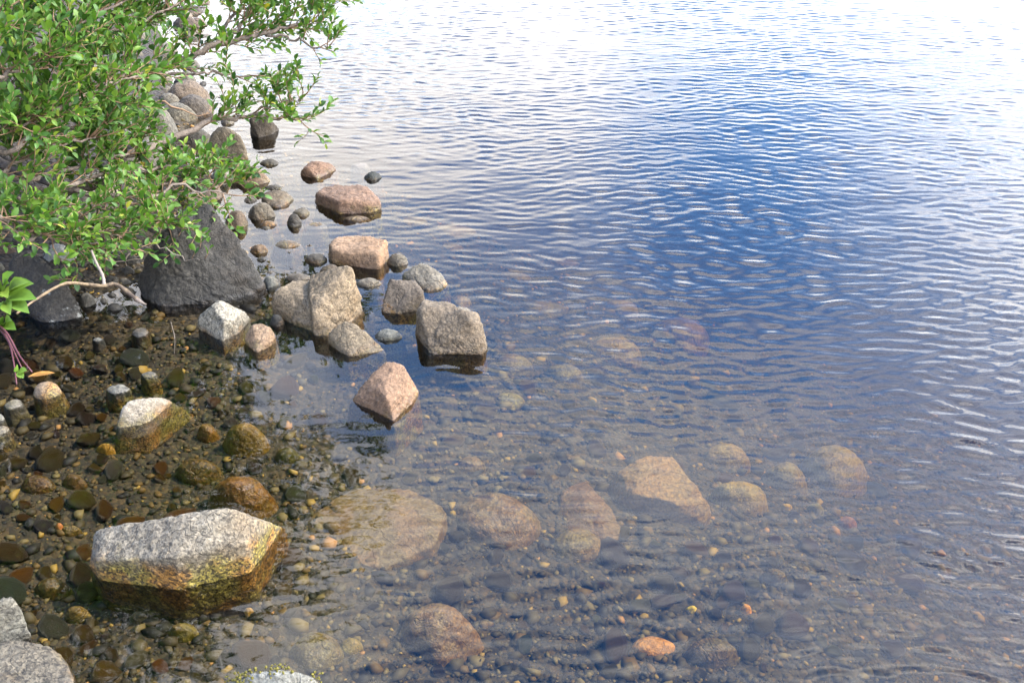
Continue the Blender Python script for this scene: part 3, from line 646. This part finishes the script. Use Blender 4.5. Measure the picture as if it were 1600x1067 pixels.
sunk((1184,880,1232,916), 'dark round stone under the ripples, lower right', (.09, .085, .07), -.44, name='stone')
sunk((1300,800,1342,830), 'reddish stone under the ripples, lower right', (.30, .13, .08), -.55, name='stone', algae=.1)
sunk((1255,780,1290,806), 'green grey stone under the ripples below the oval rock', (.20, .22, .15), -.52, name='stone')
sunk((1216,782,1240,800), 'yellow flake stone beside the oval sunken rock', (.45, .36, .08), -.48, name='stone', algae=.0)
for i, (u, v, w_, h_, c_) in enumerate([(700,360,110,22,(.36,.26,.2)),(640,345,70,16,(.38,.29,.22)),(880,410,60,16,(.40,.31,.22)),(700,385,60,18,(.34,.25,.2)),(800,430,70,24,(.30,.22,.17)),(720,470,40,36,(.36,.25,.2)),(850,480,90,30,(.33,.25,.18)),(740,550,44,50,(.30,.22,.17))]):
    z_ = bz1(on(u, v).x, on(u, v).y)
    sunk((u - w_/2, v - h_/2, u + w_/2, v + h_/2), ['long pale rose', 'short rose', 'narrow cream', 'stubby brown', 'dusky brown', 'upright pink', 'wide tan', 'tall brown'][i] + ' rock glimmering under ripples off the cluster', c_, max(z_, -.5), hf=.3, sub=4)

# -- cobbles scattered on the bed: individuals
cob_data = []
for i in range(8):
    v, f = ICO[2]; r_ = random.Random(100 + i)
    N = np.array([[r_.gauss(0, 1) for _ in range(3)] for _ in range(11)]); N /= np.linalg.norm(N, axis=1, keepdims=True); dd = np.array([r_.uniform(.7, 1.0) for _ in range(11)])
    r = ((np.maximum(v @ N.T, 0)/dd)**8 + 1e-3).sum(1)**(-1/8.0)
    r = np.minimum(r, 1.25)*(1 + .08*fbm(v*2 + i*9, 2))
    cob_data.append(mesh_from('cobble', v*r[:, None], f, M_ROCK))
COBC = [('olive', (.15, .115, .02)), ('brown', (.18, .095, .022)), ('grey', (.14, .135, .10)), ('tan', (.30, .21, .06)), ('dark', (.05, .042, .026)), ('rusty', (.30, .13, .022))]
ANCH = [(290, 870, 'granite block'), (227, 640, 'fish head rock tip'), (75, 605, 'small pink brown rock'), (386, 680, 'round golden rock'), (375, 768, 'rusty slanting rock'), (170, 700, 'bright yellow orange stone'), (20, 960, 'lower left boulder'), (420, 1055, 'mossy rock'),
        (600, 610, 'lone salmon rock'), (585, 820, 'long pale slab'), (685, 975, 'round pink rock'), (775, 800, 'broad brown flat rock'), (1028, 765, 'orange brown angular rock'), (1150, 770, 'lobed tan rock'), (1224, 742, 'oval sunken rock'), (1300, 724, 'faint tan rock'),
        (1108, 1015, 'dark angular rock'), (1165, 950, 'bright orange pebble'), (922, 795, 'triangular rust rock'), (793, 624, 'flat olive stone'), (1320, 815, 'reddish stone'), (1208, 898, 'dark round stone'), (1020, 1005, 'orange brown stone'), (70, 490, 'dark sloping boulder'), (956, 545, 'brown angular rock')]
taken = [(o.location.x, o.location.y, max(o.dimensions.x, o.dimensions.y)*.5) for o in bpy.data.objects if o.get('category') == 'rock']
placed = 0; tries = 0; cr = random.Random(77)
while placed < 270 and tries < 6000:
    tries += 1
    u, v = (cr.uniform(0, 1450) if cr.random() < .7 else cr.uniform(0, 480)), cr.uniform(500, 1067)
    if u > 700 and v < 560: continue
    if u < 560 and v < 560 and u > 250: continue
    if 420 < u < 900 and v > 640 and cr.random() < .55: continue
    g = bed_hit(u, v)
    if g.z > -.05 or g.z < -.9: continue
    s = cr.choice((.014, .018, .022, .028, .035, .045))*cr.uniform(.85, 1.2)
    if any((g.x - a)**2 + (g.y - b_)**2 < (c_*.8 + s*.9)**2 for a, b_, c_ in taken): continue
    taken.append((g.x, g.y, s))
    nm, cc = COBC[cr.choice((0, 0, 1, 1, 2, 2, 3, 4, 5) if u < 560 else (0, 0, 1, 1, 2, 3, 3, 3, 4))]
    o = obj('cobble', cob_data[cr.randrange(8)], None, (g.x, g.y, bz1(g.x, g.y) + s*.38))
    o.scale = (s*cr.uniform(.9, 1.4), s*cr.uniform(.75, 1.0), s*cr.uniform(.6, .9)); o.rotation_euler = (cr.uniform(-.3, .3), cr.uniform(-.3, .3), cr.uniform(0, 6.28))
    a = min(ANCH, key=lambda t: (t[0] - u)**2 + (t[1] - v)**2); du, dv = u - a[0], v - a[1]
    side = ('right of' if du > 0 else 'left of') if abs(du) > abs(dv) else ('below' if dv > 0 else 'above')
    far = 'well' if math.hypot(du, dv) > 110 else 'just'
    size = 'tiny' if s < .018 else 'small' if s < .028 else 'fist sized'
    lb = f'{size} {nm} cobble under water {far} {side} the {a[2]}'
    tag(o, lb, 'stone', 'cobbles: ' + lb)
    o['tint'] = [c_*.45*cr.uniform(.7, 1.25) for c_ in cc]; o['speckle'] = .3; o['algae'] = .15; o['lichen'] = 0.0; o['wetline'] = -.01
    placed += 1

# -- gravel: one mass of small stones
def gravel(n):
    r_ = np.random.default_rng(5)
    y = 1.55 + (6.2 - 1.55)*r_.random(n*2)**1.6; half = 0.55*y + 0.65; x = (r_.random(n*2)*2 - 1)*half
    z = bed_full(x, y)
    ok = (z < .05) & (z > -1.5); x, y, z = x[ok][:n], y[ok][:n], z[ok][:n]; n = len(x)
    # icosahedron
    bm = bmesh.new(); bmesh.ops.create_icosphere(bm, subdivisions=1, radius=1); iv = np.array([v.co[:] for v in bm.verts]); bm.verts.index_update(); iff = np.array([[v.index for v in f.verts] for f in bm.faces]); bm.free()
    s = 0.0050*np.exp(r_.normal(0, .62, n)); s = np.clip(s, .0025, .024)
    sx, sy, sz = s*r_.uniform(.9, 1.6, n), s*r_.uniform(.8, 1.1, n), s*r_.uniform(.5, .8, n)
    ang = r_.uniform(0, 6.28, n); ca, sa = np.cos(ang), np.sin(ang)
    jit = 1 + r_.uniform(-.42, .34, (n, len(iv), 1))
    v = iv[None]*jit*np.stack([sx, sy, sz], 1)[:, None]
    vx = v[..., 0]*ca[:, None] - v[..., 1]*sa[:, None] + x[:, None]; vy = v[..., 0]*sa[:, None] + v[..., 1]*ca[:, None] + y[:, None]
    vz = v[..., 2] + (z + sz*.4)[:, None]
    me = mesh_from('gravel', np.stack([vx, vy, vz], -1).reshape(-1, 3), (iff[None] + (np.arange(n)*len(iv))[:, None, None]).reshape(-1, 3))
    a = me.attributes.new('shade', 'FLOAT', 'POINT'); a.data.foreach_set('value', np.repeat(r_.random(n), len(iv)).astype(np.float32))
    return me
gme = gravel(43000)
gme.materials.append(simple_mat('gravel_stone', lambda b: b.ramp(b.attr('shade', 'GEOMETRY')['Fac'], [(0.0, (.010, .0075, .002)), (.28, (.036, .024, .005)), (.52, (.058, .041, .012)), (.70, (.095, .053, .008)), (.84, (.128, .09, .026)), (.95, (.24, .145, .022)), (.988, (.30, .145, .036)), (.997, (.33, .28, .21))], 'CONSTANT'), .7))
tag(obj('gravel', gme), 'fine mixed gravel covering the lake bed', None, None, 'stuff')

# ------------------------------------------------------------------ shrubs
def leaf_geo():
    """a folded, slightly curved elliptic blade along +x, length 1"""
    ts = (0.0, .22, .5, .78, 1.0); wd = (0.03, .19, .25, .17, 0.0)
    V = []; 
    for t, w_ in zip(ts, wd):
        z = -.12*(t - .45)**2*2
        V += [(t, 0, z), (t, w_, z + w_*.35), (t, -w_, z + w_*.35)]
    Fc = []
    for i in range(4):
        a = i*3; c = (i+1)*3
        if i < 3: Fc += [(a, c, c+1), (a, c+1, a+1), (a, a+2, c+2), (a, c+2, c)]
        else: Fc += [(a, c, a+1), (a, a+2, c)]
    return np.array(V), np.array(Fc)
LV, LF = leaf_geo()
leaf_meshes = []
for i in range(6):
    me = mesh_from('leaf', LV, LF, M_LEAF); a = me.attributes.new('shade', 'FLOAT', 'POINT')
    a.data.foreach_set('value', np.full(len(LV), [.2, .35, .45, .55, .68, .8][i], dtype=np.float32)); leaf_meshes.append(me)

def in_view(p, m=0):
    if p[1] < .5: return False
    u, v, f = project(p); return -m < u < W + m and -m < v < H + m

class Shrub:
    def __init__(s, name, label, base, seed, leaf_len=.041):
        s.root = obj(name, None, None, base); tag(s.root, label, 'shrub'); s.base = Vector(base); s.r = random.Random(seed)
        s.leaves = []; s.tw = ([], []); s.L = leaf_len; s.twn = 0
    def part(s, name, VF, mat):
        V, Fc = VF; return obj(name, mesh_from(name, np.array([tuple(Vector(v) - s.base) for v in V]), Fc, mat), s.root)
    def limb(s, ctrl, r0, r1, dens=1.0, start=.25, tl=.26, name='branch', droop=0.0, spread=1.0):
        n = max(8, len(ctrl)*5); pts = curve_pts(ctrl, n)
        for i in range(1, n-1):
            pts[i] = pts[i] + Vector((s.r.gauss(0, .006), s.r.gauss(0, .006), s.r.gauss(0, .006)))
        s.part(name, tube(pts, [r0 + (r1 - r0)*(i/(n-1)) for i in range(n)], 7), M_BARK)
        L = sum((pts[i+1] - pts[i]).length for i in range(n-1))
        m = int(L*(1 - start)*26*dens)
        for k in range(m):
            t = start + (1 - start)*(k + s.r.random())/max(m, 1); f = t*(n-1); i = min(int(f), n-2); p = pts[i].lerp(pts[i+1], f - i)
            tan = (pts[i+1] - pts[i]).normalized()
            rv = Vector((s.r.gauss(0, 1), s.r.gauss(0, 1), s.r.gauss(0, .8))).normalized()
            d = (tan*.75 + rv*.8*spread + Vector((0, 0, .35 - droop))).normalized()
            s.twig(p, d, tl*s.r.uniform(.45, 1.15)*(1.15 - .4*t), 0)
        s.twig(pts[-1], (pts[-1] - pts[-2]).normalized(), tl*.7, 0)
    def twig(s, p, d, L, lev):
        vis = in_view(p, 60); n = 4 if vis else 2; pts = [p]; dd = d.copy()
        for i in range(n):
            dd = (dd + Vector((s.r.gauss(0, .12), s.r.gauss(0, .12), s.r.gauss(.05, .10)))).normalized(); pts.append(pts[-1] + dd*L/n)
        r0 = .0028 if lev == 0 else .0018
        V, Fc = tube(pts, [r0*(1 - .6*i/n) for i in range(n+1)], 4 if vis else 3)
        o = len(s.tw[0]); s.tw[0].extend(V); s.tw[1].extend([tuple(a + o for a in f) for f in Fc])
        k = int(L/(.017 if vis else .022)); ph = s.r.uniform(0, 6.28)
        for j in range(k):
            t = .25 + .75*(j + .5)/k; f = t*n; i = min(int(f), n-1); q = pts[i].lerp(pts[i+1], f - i)
            tan = (pts[i+1] - pts[i]).normalized(); a = ph + j*2.4
            x = tan.orthogonal().normalized(); y = tan.cross(x)
            rad = x*math.cos(a) + y*math.sin(a)
            ld = (tan*(.7 + .6*t) + rad*.9 + Vector((0, 0, .22))).normalized()
            s.leaf(q, ld, s.L*s.r.uniform(.65, 1.15)*(1.0 if t < .85 else .8))
        if lev == 0 and L > .12:
            for _ in range(2 if L < .2 else 3):
                t = s.r.uniform(.3, .85)*n; i = int(t); q = pts[i].lerp(pts[i+1], t - i)
                s.twig(q, ((pts[i+1] - pts[i]).normalized() + Vector((s.r.gauss(0, .7), s.r.gauss(0, .7), s.r.gauss(.2, .6)))).normalized(), L*s.r.uniform(.4, .65), 1)
    def leaf(s, p, d, L):
        up = Vector((s.r.gauss(0, .5), s.r.gauss(0, .5), 1.0))
        y = up.cross(d)
        if y.length < .05: y = Vector((1, 0, 0)).cross(d)
        y.normalize(); z = d.cross(y); s.leaves.append((p, d, y, z, L))
    def dead(s, ctrl, r0, mat=None):
        n = 10; pts = curve_pts(ctrl, n)
        for i in range(1, n): pts[i] = pts[i] + Vector((s.r.gauss(0, .006), s.r.gauss(0, .006), s.r.gauss(0, .006)))
        s.part('dead_twig', tube(pts, [r0*(1 - .7*i/(n-1)) for i in range(n)], 5), mat or M_DEAD)
    def finish(s):
        V, Fc = s.tw; o = s.part('twigs', (V, Fc), M_TWIG); o['kind'] = 'stuff'
        lv = s.leaves
        seen = [(project(l[0])[2]/l[4], i) for i, l in enumerate(lv) if in_view(l[0])]
        seen.sort(); front = set(i for _, i in seen[:300])
        for i in front:
            p, d, y, z, L = lv[i]
            o = obj('leaf', leaf_meshes[s.r.randrange(6)], s.root)
            M = Matrix(((d.x, y.x, z.x, p.x - s.base.x), (d.y, y.y, z.y, p.y - s.base.y), (d.z, y.z, z.z, p.z - s.base.z), (0, 0, 0, 1)))
            o.matrix_local = M @ Matrix.Scale(L, 4)
        rest = [l for i, l in enumerate(lv) if i not in front]
        FV = np.array([(0, 0, 0), (.45, .25, .07), (.45, -.25, .07), (1, 0, -.06), (.45, 0, 0)]); FF = np.array([(0, 4, 1), (0, 2, 4), (4, 3, 1), (4, 2, 3)])
        vs_, fs_, sh_ = [], [], []; base_n = 0
        for near, gv, gf in ((True, LV, LF), (False, FV, FF)):
            part = [l for l in rest if in_view(l[0], 40) == near]; n = len(part)
            if not n: continue
            A = np.array([[tuple(p - s.base), tuple(d*L), tuple(y*L), tuple(z*L)] for p, d, y, z, L in part])
            if not near: A[:, 1:] *= 1.2
            R = np.array([s.r.uniform(.7, 1.6) for _ in part])
            v = A[:, None, 0] + gv[None, :, 0:1]*A[:, None, 1] + gv[None, :, 1:2]*A[:, None, 2]*np.array([s.r.uniform(.8, 1.2) for _ in part])[:, None, None] + gv[None, :, 2:3]*A[:, None, 3]*R[:, None, None]
            vs_.append(v.reshape(-1, 3)); fs_.append((gf[None] + (np.arange(n)*len(gv))[:, None, None]).reshape(-1, 3) + base_n); base_n += n*len(gv)
            sh = np.array([min(.93, max(0.0, s.r.gauss(.46, .26))) if s.r.random() > .008 else s.r.uniform(.96, 1.0) for _ in part]); sh_.append(np.repeat(sh, len(gv)))
        me = mesh_from('foliage', np.concatenate(vs_), np.concatenate(fs_), M_LEAF)
        a = me.attributes.new('shade', 'FLOAT', 'POINT'); a.data.foreach_set('value', np.concatenate(sh_).astype(np.float32))
        o = obj('foliage', me, s.root); o['kind'] = 'stuff'

BASE = Vector((-2.75, 4.55, .55))
S1 = Shrub('shrub', 'tall green leafy shrub overhanging the lake at the upper left', BASE, 11)
B_ = lambda dx=0, dy=0, dz=0: BASE + Vector((dx, dy, dz))
S1.part('trunk', tube(curve_pts([B_(-.1, 0, -.35), B_(0, 0, 0), B_(.1, .05, .35), B_(.15, 0, .8)], 10), [.05 - .002*i for i in range(10)], 9), M_BARK)
S1.limb([B_(), at(60,165,4.85), at(180,125,5.0), at(282,96,5.0), at(337,72,5.0), at(415,56,5.0), at(468,38,5.05), at(505,32,5.1)], .024, .004, .75, .35)
S1.limb([at(337,72,5.0), at(375,42,5.05), at(395,8,5.1), at(430,-50,5.2), at(470,-130,5.25)], .012, .003, 1.1, .1)
S1.limb([at(415,56,5.0), at(462,62,4.95), at(495,75,4.9), at(515,72,4.9)], .006, .003, .9, .35, .16)
S1.limb([at(337,72,5.0), at(365,25,5.15), at(430,5,5.25), at(475,-4,5.3)], .009, .003, 1.2, .2)
S1.limb([B_(0, 0, -.1), at(95,292,4.5), at(200,244,4.6), at(262,220,4.7), at(330,188,4.75), at(385,184,4.8), at(440,183,4.8), at(470,190,4.8)], .022, .004, .6, .5, .19)
S1.limb([at(385,184,4.8), at(425,166,4.8), at(455,158,4.8), at(474,152,4.8)], .005, .002, 1.0, .1, .17)
S1.limb([at(180,125,5.0), at(282,114,4.9), at(318,113,4.9), at(370,118,4.9), at(410,122,4.9)], .008, .003, .7, .62, .18)
for c_ in ([(-60,170,4.3),(60,70,4.3),(150,25,4.4),(250,-25,4.6)], [(-100,80,4.0),(20,10,4.0),(100,-80,4.1)], [(-20,235,4.05),(80,175,4.1),(170,135,4.2),(232,112,4.35)], [(30,140,4.4),(130,75,4.5),(230,30,4.7),(300,-10,4.9)],
           [(-60,120,4.0),(30,110,3.95),(110,80,4.0)], [(-80,250,4.1),(0,200,3.95),(60,190,3.95)], [(40,220,4.5),(120,195,4.5),(180,175,4.5)], [(0,60,4.5),(80,0,4.6),(150,-60,4.7)], [(60,150,4.8),(150,90,4.9),(210,50,5.0),(240,15,5.1)], [(-60,290,4.2),(20,255,4.1),(100,225,4.2),(150,215,4.25)]):
    S1.limb([B_(0, 0, .1)] + [at(*q) for q in c_], .013, .003, .8, .3, .26)
# the crown above the picture (its mirror image lies in the calm pool)
for e in ((-1.0,4.55,1.75),(-1.05,4.35,1.35),(-1.3,4.4,2.2),(-1.85,4.25,2.7),(-2.4,4.0,3.0),(-1.5,5.2,2.2),(-1.1,5.2,1.75),(-2.2,5.4,2.9),(-3,5,3.2),(-2,3.85,2.25),(-1.65,4.0,1.75),(-2.4,3.6,2.1),(-3.1,4,2.7),(-1.25,4.7,1.95),(-1.6,4.6,2.5),(-2.0,4.7,2.95),(-2.7,4.5,3.2),(-1.5,4.2,1.45),(-2.3,4.3,2.5),(-2.8,3.7,2.6)):
  for rep_ in range(2):
    E = Vector(e) + Vector((S1.r.gauss(0, .12), S1.r.gauss(0, .2), S1.r.gauss(0, .12)))*rep_; mid = BASE.lerp(E, .5) + Vector((-.1, 0, .25)); S1.limb([B_(.1, 0, .3), mid, E + Vector((.06, 0, 0))], .016, .004, .85, .3, .36, spread=1.25)
# low shoots added, mostly out of view, to block sky mirrored in the pool
for e in ((-2.3,4.2,1.1),(-2.0,4.5,1.35),(-2.6,4.1,1.5),(-2.9,4.0,1.1),(-3.3,4.2,1.4),(-3.0,4.9,1.5),(-2.1,5.0,1.3),(-2.5,5.3,1.6),(-1.8,4.9,1.6),(-3.5,4.8,2.0),(-3.4,3.6,1.6),(-3.0,3.4,1.0),(-1.8,5.2,1.1),(-2.0,5.6,1.35),(-2.3,5.9,1.6),(-1.7,5.6,1.5),(-2.6,5.6,1.2),(-2.9,4.3,1.8),(-2.5,3.9,1.75),(-2.2,3.9,1.5),(-1.65,5.0,.98),(-1.8,5.35,1.2),(-2.1,5.3,1.05),(-1.95,5.9,1.5),(-1.6,5.45,1.25),(-2.3,5.0,.95)):
    E = Vector(e); S1.limb([B_(0, 0, -.1), BASE.lerp(E, .5) + Vector((0, 0, .06)), E], .012, .003, .8, .12, .32, spread=1.3)
for c_ in ([(30,250,4.3),(90,235,4.3),(130,180,4.3),(165,110,4.3)], [(10,300,4.3),(60,270,4.3),(105,240,4.25)], [(180,125,4.9),(200,110,4.9),(240,105,4.9)], [(225,155,4.7),(265,165,4.7),(325,180,4.75)]):
    S1.dead([at(*q) for q in c_], .006, M_TWIG)
S1.finish()

BASE2 = Vector((-2.45, 3.95, .42))
S2 = Shrub('shrub', 'low spreading shrub with bright green leaves hanging over the pointed boulder', BASE2, 23, .040)
S2.part('trunk', tube(curve_pts([BASE2 - Vector((.1, 0, .3)), BASE2, BASE2 + Vector((.12, .05, .2))], 8), [.035 - .002*i for i in range(8)], 8), M_BARK)
for c_, dn, st in (([(0,305,4.15),(100,325,4.2),(200,318,4.25),(290,292,4.35),(362,305,4.4)], .8, .3), ([(-10,350,4.0),(60,365,4.0),(125,385,4.0)], 1.0, .4), ([(50,295,4.25),(150,275,4.35),(250,262,4.45),(320,262,4.5)], .9, .35),
                   ([(-30,330,3.95),(20,345,3.95),(50,352,3.95)], 1.0, .4), ([(100,335,4.2),(170,350,4.2),(240,345,4.2),(270,352,4.2)], .9, .3), ([(120,305,4.3),(220,295,4.4),(300,280,4.5),(350,285,4.5)], 1.0, .4), ([(60,330,4.1),(120,345,4.1),(190,372,4.1)], .9, .35), ([(0,280,4.2),(90,270,4.3),(180,245,4.4),(230,240,4.5)], .9, .4)):
    S2.limb([BASE2] + [at(*q) for q in c_], .012, .003, dn, st, .19, droop=.15)
for c_, r_ in (([(100,350,4.15),(145,385,4.15),(175,405,4.15),(222,404,4.1)], .004), ([(120,365,4.15),(160,392,4.15),(200,412,4.1)], .003), ([(140,390,4.1),(165,405,4.1),(184,414,4.1)], .003), ([(235,375,4.15),(262,392,4.1),(292,404,4.05),(318,405,4.0)], .003),
               ([(195,408,4.1),(215,390,4.1),(235,380,4.1)], .003), ([(0,362,4.0),(30,366,4.0),(45,376,4.0)], .005), ([(45,376,4.0),(80,360,4.05),(110,345,4.1)], .009), ([(30,300,4.3),(60,320,4.2),(90,345,4.15)], .005), ([(70,285,4.3),(95,305,4.25),(110,325,4.2)], .004), ([(130,372,4.15),(185,388,4.15),(220,398,4.15)], .003)):
    S2.dead([at(*q) for q in c_], r_)
for q in ((320,404,4.0),(312,388,4.02),(300,404,4.0),(278,370,4.1)):
    S2.twig(at(*q), Vector((.5, 0, .8)).normalized(), .05, 1)
S2.finish()

# -- a broad-leaved plant at the left edge with red stems trailing over the pool
pb = at(-18, 500, 3.55)
pl = obj('plant', None, None, pb); tag(pl, 'small plant with long bright leaves and red trailing stems at the left edge', 'plant')
def blade(a, c_, wid, bend):
    A, C_ = Vector(a), Vector(c_); d = C_ - A; L = d.length; d.normalize()
    y = Vector((0, -.5, 1)).cross(d).normalized(); z = d.cross(y)
    V = [tuple(A + d*(L*v[0]) + y*(v[1]/.25*wid*L) + z*(v[2]*L*bend) - pb) for v in LV]
    me = mesh_from('leaf', V, LF, M_LEAF); q = me.attributes.new('shade', 'FLOAT', 'POINT'); q.data.foreach_set('value', np.full(len(V), random.uniform(.6, .92), dtype=np.float32))
    obj('leaf', me, pl)
for a, c_ in (((5,455),(16,424)),((8,462),(54,464)),((10,458),(48,440)),((10,455),(40,438)),((12,465),(43,486)),((6,468),(14,488)),((4,452),(10,462)),((2,462),(-10,440)),((0,470),(-12,492)),((2,455),(10,440)),((4,508),(14,498)),((4,508),(22,512)),((2,508),(-8,500))):
    blade(at(*a, 3.5), at(*c_, 3.42), .24, 1.5)
for c_ in (((28,580),(24,571)), ((28,580),(41,578)), ((28,580),(36,590))): blade(at(*c_[0], 3.25), at(*c_[1], 3.22), .3, 1.0)
for c_, r_ in (([(-5,505,3.5),(12,522,3.4),(30,555,3.3),(50,581,3.22)], .0035), ([(-5,508,3.5),(14,535,3.38),(22,570,3.28),(26,600,3.2)], .003), ([(0,508,3.5),(15,535,3.4),(34,575,3.28)], .003)):
    n = 10; V, Fc = tube(curve_pts([at(*q) for q in c_], n), [r_*(1 - .5*i/n) for i in range(n)], 6)
    obj('stem', mesh_from('stem', np.array([tuple(v - pb) for v in V]), Fc, M_RED), pl)

# -- the bleached stick
sb = at(110, 443, 3.75)
st = obj('driftwood_stick', None, None, sb); tag(st, 'bleached forked stick lying across the dark boulders', 'stick')
def stick(name, ctl, r0, r1, mat):
    n = 18; pts = curve_pts([at(*q) for q in ctl], n)
    V, Fc = tube(pts, [(r0 + (r1 - r0)*i/(n-1))*(1 + .15*math.sin(i*2.3)) for i in range(n)], 7)
    return obj(name, mesh_from(name, np.array([tuple(v - sb) for v in V]), Fc, mat), st)
stick('main_stem', [(26,490,3.62),(50,472,3.68),(85,450,3.74),(108,442,3.76),(140,445,3.76),(163,447,3.76),(182,444,3.76),(203,460,3.74),(214,468,3.72)], .0034, .008, M_PALE)
stick('broken_end', [(213,467,3.722),(220,472,3.715),(228,476,3.71)], .0078, .003, M_BARK)
stick('side_branch', [(163,446,3.76),(160,430,3.80),(150,410,3.86),(143,392,3.92)], .006, .004, M_DEAD)
# -- thin twig standing in the pool and a floating leaf
n = 8; q0 = on(272, 540); V, Fc = tube(curve_pts([on(272,560,-.06), on(273,528), up_from(270,515,13), up_from(267,503,25)], n), [.0022 - .00018*i for i in range(n)], 5)
tag(obj('twig', mesh_from('twig', np.array([tuple(v - q0) for v in V]), Fc, M_DEAD), None, q0), 'thin grey twig standing up out of the shaded pool', 'twig')
q0 = on(184, 585, .004)
V = np.array([(x*.085, y*.06, .003 + z*.04) for x, y, z in LV]); o = obj('fallen_leaf', mesh_from('fallen_leaf', V, LF, M_DRY), None, on(44, 589, .003)); o.rotation_euler.z = .3
tag(o, 'curled brown leaf floating beside the small pink brown rock', 'leaf')
